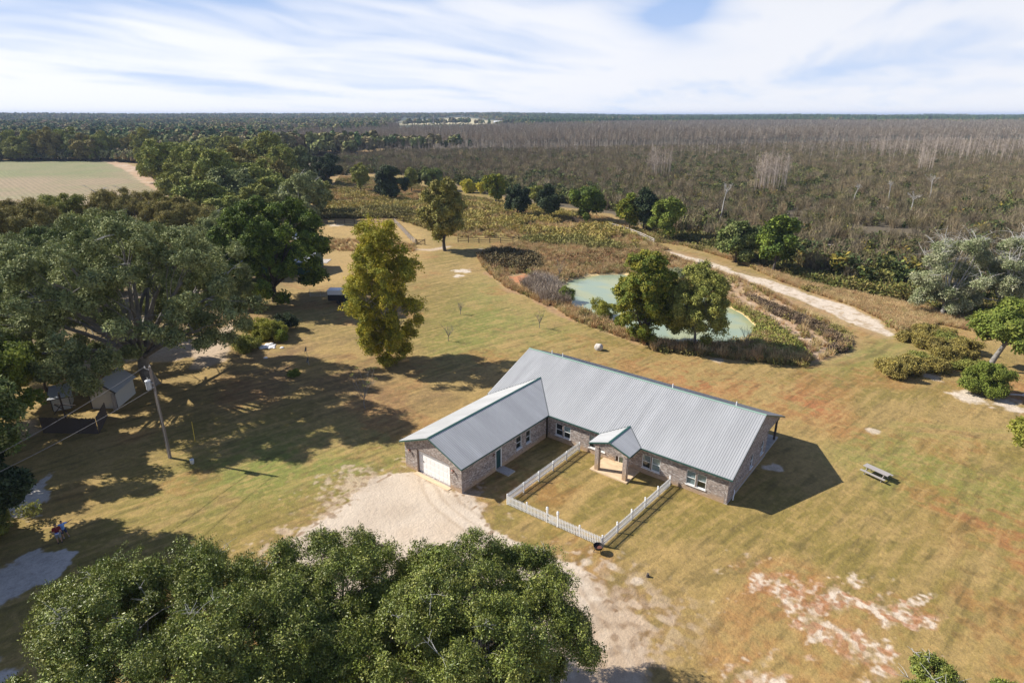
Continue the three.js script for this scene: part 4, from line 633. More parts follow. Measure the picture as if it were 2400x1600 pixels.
  railFence([[-68.92, -120.54], [-61.8, -117.44], [-52.74, -111.27], [-45.34, -105.12]], 'pale rail fence running down towards the dam road', pale);
  railFence([[-91.84, -122.97], [-86.12, -122.9], [-77.2, -120.14]], 'low brown rail fence between the dark evergreens in the meadow', M.brownWood);
  railFence([[-125.71, -120.2], [-117.61, -119.88]], 'short brown rail fence at the far meadow edge', M.brownWood);
  railFence([[-207.05, -125.15], [-195.76, -125.98]], 'short dark rail fence near the small far oak', M.brownWood);
  const g2 = thing('farm_gate', 'brown wooden field gate at the foot of the grey rail fence', 'gate', [-95.12, 0, -63.84], -Math.atan2(RZ, RX)); const gw = 2.25;
  for (const x of [0, gw]) part('post', bx(0.18, 1.6, 0.18, x, 0.8, 0), M.brownWood, g2); for (let k = 0; k < 4; k++) part('rail', bx(gw - 0.18, 0.12, 0.05, gw / 2, 0.3 + k * 0.36, 0), M.brownWood, g2); part('brace', bar([0.1, 0.3, 0.05], [gw - 0.1, 1.4, 0.05], 0.04, 0.12), M.brownWood, g2);
}
// ---------- small things on the lawn ----------
function rock(seed, r, flat = 0.8) { const g = mergeVertices(new THREE.IcosahedronGeometry(r, 2).deleteAttribute('normal').deleteAttribute('uv')), p = g.attributes.position; for (let i = 0; i < p.count; i++) { const x = p.getX(i), y = p.getY(i), z = p.getZ(i), k = 0.72 + 0.55 * fbm(x / r * 1.3 + seed, y / r * 1.3 + z / r + seed * 2, 3); p.setXYZ(i, x * k, y * k * flat, z * k); } g.computeVertexNormals(); return g; }
{
  const pale = new THREE.MeshStandardMaterial({ color: new THREE.Color().setRGB(0.45, 0.42, 0.38), roughness: 0.9 }), white = std(0.78, 0.77, 0.76, 0.85);
  const s = thing('pale_boulder', 'pale weathered boulder on the lawn behind the roof', 'boulder', [-15.69, 0, -26.65]);
  part('rock', rock(4, 0.55, 1.15).translate(0, 0.4, 0), pale, s); part('rock', rock(8, 0.4, 1.3).translate(0.42, 0.55, 0.1), pale, s);
  const heap = [[-56.17, 4.28], [-55.2, 4.21], [-55.36, 3.4], [-54.77, 3.17], [-56.08, 3.26], [-53.56, 2.67], [-51.79, 6.44]], r = rng(5);
  const hp = thing('white_rubble', 'heap of white rubble lying before the yellow-green bush', 'rubble', [heap[1][0], 0, heap[1][1]]);
  for (let i = 0; i < 26; i++) { const h = heap[i % 5]; part('stone', rock(i + 20, 0.16 + 0.22 * r(), 0.45), white, hp, [h[0] - heap[1][0] + (r() - 0.5) * 1.2, 0.05, h[1] - heap[1][1] + (r() - 0.5) * 1.2]); }
  const w1 = thing('white_stone', 'single white stone right of the rubble heap', 'stone', [heap[5][0], 0, heap[5][1]]); part('stone', rock(60, 0.3, 0.45).translate(0, 0.05, 0), white, w1);
  const w2 = thing('white_stone', 'single white stone nearer than the rubble heap', 'stone', [heap[6][0], 0, heap[6][1]]); part('stone', rock(61, 0.3, 0.4).translate(0, 0.05, 0), white, w2);
  // two dish aerials on poles
  const dish = (x, y, z, h, label) => { const o = thing('satellite_dish', label, 'satellite dish', [x, y, z]); part('mast', rod([0, 0, 0], [0, h, 0], 0.03, 0.03, 8), M.galv, o); const q = part('reflector', new THREE.SphereGeometry(0.75, 20, 6, 0, TAU, 0, 0.62).translate(0, -0.75, 0).rotateX(Math.PI), std(0.10, 0.11, 0.12, 0.6, { side: THREE.DoubleSide }), o, [0, h, 0]); q.rotation.set(0.9, 0.5, 0.5); part('feed_arm', rod([0, h, 0], [0.3, h + 0.45, 0.3], 0.018), M.dark, o); };
  dish(-44.56, 0, 4.03, 0.75, 'lower dark dish aerial standing on the brown lawn'); dish(-45.22, 0, 3.73, 2.1, 'upper dark dish aerial on a tall mast on the brown lawn');
  // log ends by the drive, partly under the near oak
  const bark = new THREE.MeshStandardMaterial({ map: grain(51, [0.10, 0.075, 0.055], 0.4, 40, 5), roughness: 0.95 });
  const lg = (a, b, r0, label) => { const A = new THREE.Vector3(...a), B = new THREE.Vector3(...b), o = thing('log', label, 'log', [A.x, 0, A.z]); const g = rod([0, r0, 0], [B.x - A.x, r0, B.z - A.z], r0, r0 * 0.85, 10), p = g.attributes.position; for (let i = 0; i < p.count; i++) p.setY(i, p.getY(i) + 0.03 * (vn(p.getX(i) * 3, p.getZ(i) * 3) - 0.5)); part('trunk', g, bark, o); part('cut_end', rod([B.x - A.x, r0, B.z - A.z], [(B.x - A.x) * 1.01, r0, (B.z - A.z) * 1.01], r0 * 0.8, r0 * 0.78, 10), std(0.3, 0.2, 0.11), o); };
  lg([-7.32, 0, 24.15], [-6.74, 0, 23.28], 0.14, 'left log lying across the sandy drive edge beside the near oak'); lg([-6.53, 0, 23.18], [-6.13, 0, 22.79], 0.16, 'short right log lying at the sandy drive edge');
  const fl = thing('fallen_limb', 'bleached fallen limb beside the round shrub at the right', 'branch', [33.06, 0, -45.23]); part('limb', [tube([[0, 0.15, 0], [1.2, 0.3, -0.3], [2.6, 0.25, -0.2], [4, 0.5, -0.9]], 0.1, 12, 6), tube([[1.2, 0.3, -0.3], [1.8, 0.7, -0.9], [2.2, 0.9, -1.6]], 0.06, 8, 5)], std(0.5, 0.46, 0.42), fl);
  const dw = thing('dark_stump', 'tiny dark stump on the bare patch right of the fence corner', 'stump', [12.27, 0, 12.46]); part('stump', new THREE.CylinderGeometry(0.1, 0.14, 0.28, 8).translate(0, 0.14, 0), M.darkWood, dw);
}


// ---------- foliage ----------
// a sprig: n small folded leaves round a point, thickest towards its own +y
function sprig(seed, n, len, wid, R, flat = 0.8, up = 0.5) {
  const r = rng(seed), pos = [], col = [], idx = [], V = (x, y, z) => new THREE.Vector3(x, y, z), t = V(), s = V(), nn = V(), p = V();
  for (let k = 0; k < n; k++) {
    do p.set(r() * 2 - 1, r() * 2 - 1, r() * 2 - 1); while (p.lengthSq() > 1);
    nn.set(r() - 0.5, r() - 0.5 + up * 0.62, r() - 0.5).normalize(); t.set(r() - 0.5, r() - 0.35, r() - 0.5); s.crossVectors(t, nn).normalize(); t.crossVectors(nn, s).normalize();
    const l = len * (0.7 + 0.6 * r()), w = wid * (0.7 + 0.6 * r()), q = pos.length / 3, b = 0.68 + 0.6 * r();
    p.set(p.x * R, p.y * R * flat, p.z * R);
    const put = (v) => { pos.push(v.x, v.y, v.z); col.push(b * (0.95 + 0.12 * r()), b, b * (0.9 + 0.1 * r())); };
    put(p.clone()); put(p.clone().addScaledVector(t, l * 0.5).addScaledVector(s, w / 2).addScaledVector(nn, w * 0.16)); put(p.clone().addScaledVector(t, l)); put(p.clone().addScaledVector(t, l * 0.5).addScaledVector(s, -w / 2).addScaledVector(nn, w * 0.16));
    idx.push(q, q + 1, q + 2, q, q + 2, q + 3);
  }
  const g = new THREE.BufferGeometry(); g.setAttribute('position', new THREE.Float32BufferAttribute(pos, 3)); g.setAttribute('color', new THREE.Float32BufferAttribute(col, 3)); g.setIndex(idx); const f = g.toNonIndexed(); f.computeVertexNormals(); return f;
}
// thin upright twigs fanning from a foot
function twigs(seed, n, h, w, spread, fork = 0.5) {
  const r = rng(seed), pos = [], col = [];
  const strip = (ax, ay, az, cx, cy, cz, w0) => { const a = r() * TAU, sx = Math.cos(a) * w0 / 2, sz = Math.sin(a) * w0 / 2, b = 0.7 + 0.6 * r(); pos.push(ax - sx, ay, az - sz, ax + sx, ay, az + sz, cx, cy, cz); for (let i = 0; i < 3; i++) col.push(b, b, b); };
  for (let k = 0; k < n; k++) {
    const a = r() * TAU, q = Math.sqrt(r()) * spread, hh = h * (0.55 + 0.5 * r()), x0 = Math.cos(a) * q * 0.35, z0 = Math.sin(a) * q * 0.35, x1 = Math.cos(a) * q, z1 = Math.sin(a) * q;
    strip(x0, 0, z0, x1, hh, z1, w);
    for (let m = 0; m < 3; m++) if (r() < fork) { const t = 0.3 + 0.5 * r(), px = lerp(x0, x1, t), py = hh * t, pz = lerp(z0, z1, t), b = r() * TAU; strip(px, py, pz, px + Math.cos(b) * h * 0.16, py + h * (0.12 + 0.12 * r()), pz + Math.sin(b) * h * 0.16, w * 0.8); }
  }
  const g = new THREE.BufferGeometry(); g.setAttribute('position', new THREE.Float32BufferAttribute(pos, 3)); g.setAttribute('color', new THREE.Float32BufferAttribute(col, 3)); g.computeVertexNormals(); return g;
}
const leafMat = new THREE.MeshPhysicalMaterial({ color: 0xffffff, vertexColors: true, roughness: 0.72, specularIntensity: 0.3, transmission: 0.12, thickness: 0, side: THREE.DoubleSide });
const farLeaf = new THREE.MeshPhysicalMaterial({ color: 0xffffff, vertexColors: true, roughness: 0.9, specularIntensity: 0.2, side: THREE.DoubleSide });
const glossLeaf = new THREE.MeshPhysicalMaterial({ color: 0xffffff, vertexColors: true, roughness: 0.42, specularIntensity: 0.55, side: THREE.DoubleSide });
const softLeaf = new THREE.MeshPhysicalMaterial({ color: 0xffffff, vertexColors: true, roughness: 0.75, specularIntensity: 0.3, transmission: 0.35, thickness: 0, side: THREE.DoubleSide });
const dryMat = new THREE.MeshStandardMaterial({ color: 0xffffff, vertexColors: true, roughness: 0.95, side: THREE.DoubleSide });
const SPRIG = {
  near: [1, 2, 3].map((s) => sprig(s, 34, 0.12, 0.062, 0.32, 0.7, 0.8)), mid: [4, 5].map((s) => sprig(s, 30, 0.32, 0.17, 0.6, 0.55, 0.9)), broad: [6, 7].map((s) => sprig(s, 26, 0.36, 0.24, 0.58, 0.55, 0.9)),
  far: [8, 9].map((s) => sprig(s, 30, 0.66, 0.42, 1.1, 0.5, 1.0)), fine: [10, 11].map((s) => sprig(s, 40, 0.24, 0.08, 0.6, 0.6, 0.5)),
};
const PAL = {
  brownolive: [[0.115, 0.108, 0.034], [0.088, 0.088, 0.03], [0.14, 0.122, 0.044]],   nearoak: [[0.068, 0.084, 0.020], [0.094, 0.108, 0.026], [0.045, 0.058, 0.016], [0.12, 0.122, 0.04]],   oak: [[0.052, 0.070, 0.022], [0.078, 0.095, 0.032], [0.036, 0.050, 0.018], [0.095, 0.105, 0.045]], greyoak: [[0.098, 0.110, 0.052], [0.135, 0.145, 0.074], [0.072, 0.085, 0.040]], deep: [[0.045, 0.068, 0.014], [0.085, 0.108, 0.020], [0.028, 0.042, 0.011]],
  dark: [[0.022, 0.034, 0.018], [0.035, 0.048, 0.026], [0.016, 0.024, 0.013]], poplar: [[0.165, 0.15, 0.02], [0.12, 0.122, 0.02], [0.21, 0.175, 0.022], [0.085, 0.095, 0.016]], pond: [[0.085, 0.10, 0.016], [0.055, 0.075, 0.014], [0.13, 0.12, 0.018]],
  bright: [[0.085, 0.108, 0.022], [0.065, 0.085, 0.018], [0.115, 0.13, 0.03]], lime: [[0.145, 0.145, 0.03], [0.11, 0.115, 0.025]], brown: [[0.115, 0.103, 0.036], [0.09, 0.078, 0.032], [0.145, 0.122, 0.048]], olive: [[0.11, 0.115, 0.034], [0.085, 0.095, 0.028], [0.14, 0.138, 0.04]],
  moss: [[0.15, 0.155, 0.115], [0.10, 0.115, 0.07], [0.065, 0.08, 0.04], [0.19, 0.19, 0.155]], yellow: [[0.24, 0.21, 0.03], [0.18, 0.17, 0.03]], belt: [[0.11, 0.125, 0.034], [0.085, 0.10, 0.03], [0.14, 0.14, 0.042]], gold: [[0.165, 0.135, 0.045], [0.13, 0.11, 0.035], [0.11, 0.095, 0.04]],
};
const barkT = (seed, c) => new THREE.MeshStandardMaterial({ map: grain(seed, c, 0.4, 6, 30), roughness: 0.95 });
const BARK = { dark: barkT(61, [0.075, 0.062, 0.052]), grey: barkT(63, [0.20, 0.185, 0.165]), pale: barkT(65, [0.42, 0.40, 0.37]), lichen: std(0.40, 0.39, 0.37, 0.9) };
const _m = new THREE.Matrix4(), _q = new THREE.Quaternion(), _q2 = new THREE.Quaternion(), _s = new THREE.Vector3(), _p = new THREE.Vector3(), _y = new THREE.Vector3(0, 1, 0), _d = new THREE.Vector3(), _c = new THREE.Color();
function instances(name, geo, mat, list, parent) {   // list of [x, y, z, dirx, diry, dirz, spin, scale, color]
  const im = new THREE.InstancedMesh(geo, mat, list.length);
  list.forEach(([x, y, z, dx, dy, dz, spin, sc, c], i) => {
    _d.set(dx, dy, dz).normalize(); _q.setFromUnitVectors(_y, _d); _q2.setFromAxisAngle(_y, spin); _q.multiply(_q2);
    im.setMatrixAt(i, _m.compose(_p.set(x, y, z), _q, Array.isArray(sc) ? _s.set(...sc) : _s.setScalar(sc))); im.setColorAt(i, _c.setRGB(c[0], c[1], c[2]));
  });
  im.name = name; shade(im); im.userData.kind = 'stuff'; parent.add(im); return im;
}
for (const k of Object.keys(PAL)) PAL[k] = PAL[k].map(([a, b, c]) => k === 'nearoak' ? [a * 2.15, b * 2.2, c * 1.7] : [a * 2.5, b * 2.5, c * 2.1]);
const tint = (pal, r) => { const a = pal[Math.floor(r() * pal.length)], b = pal[Math.floor(r() * pal.length)], t = r(), k = 0.8 + 0.4 * r(); return [lerp(a[0], b[0], t) * k, lerp(a[1], b[1], t) * k, lerp(a[2], b[2], t) * k]; };
function limb(A, B, r0, r1, sag, r, seg = 6) {
  const pts = []; const ox = (r() - 0.5), oz = (r() - 0.5), L = A.distanceTo(B);
  for (let i = 0; i <= 4; i++) { const t = i / 4, v = A.clone().lerp(B, t), k = Math.sin(t * Math.PI); v.x += ox * L * 0.16 * k; v.z += oz * L * 0.16 * k; v.y += sag * L * k; pts.push(v); }
  const c = new THREE.CatmullRomCurve3(pts), g = new THREE.TubeGeometry(c, seg, 1, 6), p = g.attributes.position, C0 = new THREE.Vector3();
  for (let i = 0; i <= seg; i++) { c.getPointAt(i / seg, C0); const R = lerp(r0, r1, i / seg); for (let j = 0; j <= 6; j++) { const k = i * 7 + j; p.setXYZ(k, C0.x + (p.getX(k) - C0.x) * R, C0.y + (p.getY(k) - C0.y) * R, C0.z + (p.getZ(k) - C0.z) * R); } }
  return g;
}
// one tree: trunk with limbs, and a crown of sprigs gathered in tufts on a few uneven lobes
function tree(o) {
  const r = rng(o.seed), { h, R } = o, base = o.base ?? 0.3 * h, ch = h - base, cy = base + ch * (o.cy ?? 0.5), ry = ch / 2, lobes = [], tufts = [];
  const G = thing(o.name, o.label, o.category ?? 'tree', [o.x, o.y ?? height(o.x, o.z), o.z], o.turn ?? 0, o.group);
  const lean = o.lean ?? [0, 0], K = o.lobes ?? 9;
  for (let k = 0; k < K; k++) {
    const y = o.shape === 'tall' ? lerp(-0.92, 0.9, (k + 0.3 + 0.4 * r()) / K) : lerp(o.skirt ? -0.85 : -0.55, 0.95, Math.pow((k + 0.5) / K, 0.8)), a = k * 2.4 + r() * 0.9, w = Math.sqrt(Math.max(0.05, 1 - y * y)) * (0.45 + 0.28 * r()), prof = o.profile ? o.profile((y + 1) / 2) : 1;
    const lr = R * (o.lobeR ?? 0.42) * (0.75 + 0.5 * r()) * (0.55 + 0.45 * prof);
    lobes.push([lean[0] * (y + 1) / 2 + Math.cos(a) * w * R * prof, cy + y * ry * (o.shape === 'tall' ? 0.95 : 0.72), lean[1] * (y + 1) / 2 + Math.sin(a) * w * R * prof, lr, Math.min(lr * (o.flat ?? 0.8), ry * 0.5)]);
  }
  { let top = 0, wide = 0; for (const L of lobes) { top = Math.max(top, L[1] + L[4] * 0.95 - base); wide = Math.max(wide, Math.hypot(L[0] - lean[0] * 0.5, L[2] - lean[1] * 0.5) + L[3]); }
    const fy = ch / top, fr = (R * 1.04) / wide; for (const L of lobes) { L[1] = base + (L[1] - base) * fy; L[4] *= fy; L[0] *= fr; L[2] *= fr; L[3] *= fr; } }
  const T = o.tufts ?? 90, tr = R * (o.tuftR ?? 0.15);
  let guard = 0;
  while (tufts.length < T && guard++ < T * 30) {
    const L = lobes[Math.floor(r() * K)], u = r() * 2 - 1, a = r() * TAU, w = Math.sqrt(1 - u * u);
    if (u < -0.35 && r() < (o.skirt ? 0.3 : 0.75)) continue;
    const x = L[0] + Math.cos(a) * w * L[3], y = L[1] + u * L[4], z = L[2] + Math.sin(a) * w * L[3];
    let deep = false; for (const M2 of lobes) if (M2 !== L) { const q = ((x - M2[0]) / M2[3]) ** 2 + ((y - M2[1]) / M2[4]) ** 2 + ((z - M2[2]) / M2[3]) ** 2; if (q < 0.5) deep = true; }
    if (deep && r() < 0.8) continue;
    if (y < 0.15) continue;
    tufts.push([x, y, z, tr * (0.45 + 1.0 * r() * r() + 0.25 * r()), L]);
  }
  const pal = PAL[o.pal], geos = SPRIG[o.sprig ?? 'mid'], lists = geos.map(() => []), n = o.clumps, sc0 = o.scale ?? 1;
  const ctr = new THREE.Vector3(lean[0] / 2, cy - ry * 0.3, lean[1] / 2);
  for (let k = 0; k < n; k++) {
    const t = tufts[k % tufts.length], u = Math.min(1, r() * 2.1 - 0.95), a0 = r() * TAU, w0 = Math.sqrt(Math.max(0, 1 - u * u)), rr = t[3] * (0.4 + 0.9 * r()), x = t[0] + Math.cos(a0) * w0 * rr, y = Math.max(0.1, t[1] + u * rr * 0.75), z = t[2] + Math.sin(a0) * w0 * rr, tall = o.shoots && r() < o.shoots && u > 0.2;
    const dx = x - ctr.x, dy = y - ctr.y, dz = z - ctr.z, l = Math.hypot(dx, dy, dz) || 1;
    lists[k % geos.length].push([x, y, z, tall ? 0.2 * (r() - 0.5) : dx / l * 0.5 + Math.cos(a0) * w0 + (r() - 0.5) * 0.7, tall ? 1 : Math.max(-0.2, dy / l) * 0.5 + u + 0.35 + (r() - 0.5) * 0.5, tall ? 0.2 * (r() - 0.5) : dz / l * 0.5 + Math.sin(a0) * w0 + (r() - 0.5) * 0.7, r() * TAU, tall ? [sc0 * 0.6, sc0 * 1.9, sc0 * 0.6] : sc0 * (0.7 + 0.6 * r()), tint(pal, r)]);
  }
  // trunk and limbs
  const bark = BARK[o.bark ?? 'dark'], t0 = o.trunk ?? 0.022 * h + 0.008 * R, geo = [], fork = new THREE.Vector3(lean[0] * 0.3, base + ch * (o.fork ?? 0.1), lean[1] * 0.3);
  geo.push(limb(new THREE.Vector3(0, -0.2, 0), fork, t0 * 1.25, t0 * 0.8, 0, r, 8));
  if (o.leader) geo.push(limb(fork, new THREE.Vector3(lean[0], base + ch * 0.9, lean[1]), t0 * 0.8, t0 * 0.15, 0, r, 10));
  for (const L of lobes) { const s = o.leader ? new THREE.Vector3(lean[0] * 0.6, Math.max(base * 0.8, L[1] - ch * 0.15), lean[1] * 0.6).lerp(fork, 0.2) : fork, e = new THREE.Vector3(L[0], L[1], L[2]); geo.push(limb(s, e, t0 * (o.leader ? 0.28 : 0.5), t0 * 0.14, 0.06, r)); L.e = e; }
  const bt = Math.min(tufts.length, o.twigs ?? 60); for (let k = 0; k < bt; k++) { const t = tufts[Math.floor((k * tufts.length) / bt)]; geo.push(limb(fork.clone().lerp(t[4].e, 0.55 + 0.4 * r()), new THREE.Vector3(t[0], t[1], t[2]), t0 * 0.09, t0 * 0.025, 0.08, r, 4)); }
  part('trunk', geo, bark, G);
  lists.forEach((l, i) => instances('crown', geos[i], o.mat ?? leafMat, l, G));
  if (o.bare) {   // bleached dead twigs standing out of the crown
    const bg = [], rr = rng(o.seed + 5), top = tufts.filter((t) => t[1] > cy - ry * 0.1);
    for (let k = 0; k < o.bare; k++) { const t = top[Math.floor(rr() * top.length)], A = new THREE.Vector3(t[0] + (rr() - 0.5) * 0.6, t[1] + t[3] * 0.35, t[2] + (rr() - 0.5) * 0.6), d = new THREE.Vector3(rr() - 0.5, 0.12 + 0.3 * rr(), rr() - 0.5).normalize(), l = (o.bareL ?? 1.1) * (0.5 + rr()); const B = A.clone().addScaledVector(d, l); bg.push(limb(A, B, o.bareR ?? 0.03, (o.bareR ?? 0.03) * 0.3, 0.06, rr, 4)); for (let m = 0; m < 5; m++) { const s = A.clone().lerp(B, 0.15 + 0.7 * rr()); bg.push(limb(s, s.clone().add(new THREE.Vector3((rr() - 0.5) * l, (rr() - 0.3) * 0.4 * l, (rr() - 0.5) * l)), (o.bareR ?? 0.03) * 0.55, 0.005, 0.04, rr, 3)); } }
    part('bare_branches', bg, BARK.lichen, G);
  }
  return G;
}
const clones = {};
function cloneTree(src, name, x, z, turn, s, label, group) { const c = src.clone(); c.name = numbered(name); c.position.set(x, height(x, z), z); c.rotation.y = turn; c.scale.setScalar(s); c.userData = { ...src.userData, label }; if (group) c.userData.group = group; scene.add(c); return c; }

// --- near oaks under the camera ---
const near = { shoots: 0.28, sprig: 'near', mat: glossLeaf, pal: 'nearoak', name: 'oak_tree', bark: 'grey' };
{ const [x, , z] = [-0.56, 6, 41.52]; tree({ ...near, seed: 101, x, z, h: 10.3, R: 9.6, base: 2.2, cy: 0.45, lobes: 19, lobeR: 0.27, flat: 0.8, tufts: 300, tuftR: 0.115, clumps: 17500, twigs: 160, bare: 30, bareR: 0.015, bareL: 1.3, trunk: 0.4, label: 'large glossy green oak at the lower left corner of the view' }); }
{ const [x, , z] = [2.03, 6, 33.63]; tree({ ...near, seed: 102, x, z, h: 9.4, R: 6.0, base: 2.2, cy: 0.45, lobes: 12, lobeR: 0.30, flat: 0.85, tufts: 170, tuftR: 0.14, clumps: 9000, twigs: 90, bare: 8, bareR: 0.015, bareL: 1.2, trunk: 0.3, label: 'middle glossy green oak between the two bigger near oaks' }); }
{ const [x, , z] = [9.54, 6, 29.61]; tree({ ...near, seed: 103, x, z, h: 9.9, R: 7.0, base: 2.2, cy: 0.45, lobes: 15, lobeR: 0.29, flat: 0.82, tufts: 210, tuftR: 0.13, clumps: 13500, twigs: 130, bare: 24, bareR: 0.015, bareL: 1.3, trunk: 0.36, label: 'large glossy green oak at the bottom centre beside the drive' }); }
{ const [x, , z] = [30.29, 4, 15.07]; tree({ ...near, seed: 104, x, z, h: 6.0, R: 1.4, base: 1.4, lobes: 7, lobeR: 0.5, tufts: 40, tuftR: 0.22, clumps: 1500, bare: 8, twigs: 30, trunk: 0.14, label: 'small young oak tip at the bottom edge, lower right' }); }
{ const [x, , z] = [33.87, 4, 12.21]; tree({ ...near, seed: 105, x, z, h: 4.0, R: 1.1, base: 1.4, lobes: 7, lobeR: 0.5, tufts: 40, tuftR: 0.22, clumps: 1300, bare: 4, twigs: 30, trunk: 0.14, label: 'small young oak tip at the bottom right corner' }); }
// --- the big oaks on the left ---
const bigo = { sprig: 'mid', name: 'oak_tree' };
const put = (x, z, o) => tree({ ...o, x, z });
put(-54.85, 20.59, { ...bigo, seed: 111, h: 21.41, R: 16.8, base: 2.0, cy: 0.5, skirt: 1, lean: [2.5, 2.5], lobes: 27, lobeR: 0.235, flat: 0.85, tufts: 260, tuftR: 0.073, clumps: 7000, twigs: 170, trunk: 0.75, pal: 'greyoak', bark: 'grey', fork: 0.12, bare: 18, bareL: 2.2, bareR: 0.06, label: 'huge spreading grey-green oak over the white sheds' });
put(-76.63, -10.3, { ...bigo, seed: 112, sprig: 'broad', h: 18.94, R: 10.8, base: 1.0, lobes: 17, lobeR: 0.36, tufts: 170, tuftR: 0.13, clumps: 5200, trunk: 0.5, pal: 'deep', skirt: 1, label: 'dense deep green oak in front of the green barn' });
put(-83.1, 26.5, { ...bigo, seed: 113, h: 15.92, R: 11.5, base: 2.5, lobes: 14, lobeR: 0.34, tufts: 170, tuftR: 0.12, clumps: 5200, pal: 'greyoak', skirt: 1, label: 'broad grey-green oak at the left edge behind the lime tree' });
put(-105.11, 11.71, { ...bigo, seed: 114, h: 14.04, R: 12, base: 2.5, lobes: 13, lobeR: 0.34, tufts: 150, tuftR: 0.12, clumps: 4600, pal: 'oak', skirt: 1, label: 'dark oak rising just behind the huge spreading oak' });
put(-141.32, -10.85, { ...bigo, seed: 115, h: 15.56, R: 12, base: 4, lobes: 13, lobeR: 0.34, tufts: 140, tuftR: 0.12, clumps: 3900, pal: 'brown', bark: 'grey', bare: 26, bareL: 2.4, bareR: 0.07, label: 'brownish thinning oak against the drilled field' });
put(-128.49, -17.89, { ...bigo, seed: 116, h: 12.98, R: 10, base: 3, lobes: 12, lobeR: 0.36, tufts: 120, tuftR: 0.13, clumps: 3400, pal: 'brown', label: 'brown-green oak between the thinning oak and the tree belt' });
put(-135.4, 14.96, { ...bigo, seed: 117, h: 16.41, R: 12, base: 3, lobes: 13, lobeR: 0.34, tufts: 140, tuftR: 0.12, clumps: 4000, pal: 'brown', label: 'olive brown oak at the left edge below the drilled field' });
put(-146.59, 2.68, { ...bigo, seed: 118, h: 15.22, R: 9, base: 3, lobes: 11, lobeR: 0.36, tufts: 100, tuftR: 0.14, clumps: 3000, pal: 'olive', label: 'loose-topped green tree before the drilled field' });
put(-105.87, -18.65, { ...bigo, seed: 119, h: 12.74, R: 9, base: 2, lobes: 11, lobeR: 0.36, tufts: 100, tuftR: 0.14, clumps: 3000, pal: 'greyoak', bare: 14, bareL: 2.5, bareR: 0.06, bark: 'pale', label: 'grey mossy oak left of the deep green oak' });
put(-76.66, -5.31, { ...bigo, seed: 120, sprig: 'fine', h: 5.6, R: 3.8, base: 0.8, lobes: 8, tufts: 50, tuftR: 0.2, clumps: 1000, pal: 'greyoak', label: 'small grey-green tree at the foot of the deep green oak', name: 'small_tree' });
put(-51.21, 39.88, { ...bigo, seed: 121, sprig: 'broad', h: 14.5, R: 8.6, base: 2.0, lobes: 14, lobeR: 0.34, tufts: 130, tuftR: 0.13, clumps: 2700, pal: 'bright', mat: softLeaf, label: 'bright green tree at the left edge above the low shed', name: 'leafy_tree', skirt: 1 });
put(-61.96, 30.18, { ...bigo, seed: 122, sprig: 'broad', h: 6.0, R: 4.3, base: 1.8, lobes: 9, lobeR: 0.42, tufts: 60, tuftR: 0.18, clumps: 1300, pal: 'lime', mat: softLeaf, label: 'small lime green tree behind the low white shed', name: 'leafy_tree' });
put(-33.03, 42.81, { ...bigo, seed: 123, h: 10.65, R: 3.57, base: 0.8, lobes: 12, lobeR: 0.38, tufts: 130, tuftR: 0.15, clumps: 3600, pal: 'dark', skirt: 1, label: 'dark dense oak at the left edge beside the two people' });
put(-31, 49.5, { ...bigo, seed: 124, h: 14, R: 6.5, base: 3, lobes: 13, lobeR: 0.36, tufts: 120, tuftR: 0.13, clumps: 2600, pal: 'oak', label: 'oak standing beyond the left edge that shades the lower lawn' });
put(-59.49, 43, { ...bigo, seed: 125, h: 14, R: 9, base: 3, lobes: 13, lobeR: 0.36, tufts: 110, tuftR: 0.14, clumps: 2200, pal: 'oak', label: 'oak standing beyond the left edge behind the shed yard' });
put(-34.3, 44.6, { ...bigo, seed: 126, h: 14, R: 6, base: 3, lobes: 12, lobeR: 0.38, tufts: 100, tuftR: 0.14, clumps: 2000, pal: 'oak', label: 'oak standing beyond the left edge beside the gravel patch' });
put(-113.45, 28.74, { ...bigo, seed: 127, h: 14.7, R: 11, base: 3, lobes: 13, lobeR: 0.36, tufts: 110, tuftR: 0.13, clumps: 2800, pal: 'oak', label: 'dark oak crowding the left edge behind the bright tree' });
// --- single trees round the pond and the meadow ---
put(-36.47, -3.68, { seed: 131, name: 'poplar_tree', sprig: 'mid', mat: softLeaf, h: 20.4, R: 6.3, base: 0.6, shape: 'tall', lobes: 32, lobeR: 0.36, flat: 1.0, profile: (t) => (t < 0.5 ? 0.5 + t : 1 - (t - 0.5) * 1.45), tufts: 210, tuftR: 0.15, clumps: 3300, scale: 0.85, pal: 'poplar', bark: 'grey', leader: 1, trunk: 0.26, skirt: 1, twigs: 120, label: 'tall yellow-green poplar on the lawn left of the house' });
put(-11.9, -33.74, { seed: 132, name: 'pond_tree', sprig: 'broad', h: 13.6, R: 4.6, base: 0.2, lobes: 18, lobeR: 0.42, flat: 1.1, tufts: 130, tuftR: 0.2, clumps: 3600, scale: 0.85, pal: 'pond', mat: softLeaf, skirt: 1, trunk: 0.25, label: 'dense rounded green tree on the near pond bank, left of its twin' });
put(-4.87, -36.69, { seed: 133, name: 'pond_tree', sprig: 'mid', h: 12.4, R: 4.6, base: 0.8, skirt: 1, lobes: 16, lobeR: 0.42, flat: 1.0, tufts: 110, tuftR: 0.2, clumps: 2700, scale: 0.85, pal: 'olive', bark: 'grey', trunk: 0.24, leader: 1, label: 'looser dark trunked tree on the near pond bank, right of its twin' });
put(-83.57, -62.99, { seed: 134, name: 'oak_tree', sprig: 'far', h: 17.56, R: 5.31, base: 2.4, shape: 'tall', lobes: 14, lobeR: 0.5, tufts: 80, tuftR: 0.2, clumps: 1500, scale: 0.8, pal: 'brownolive', leader: 1, trunk: 0.4, label: 'lone brownish oak beside the farm gate above the pond' });
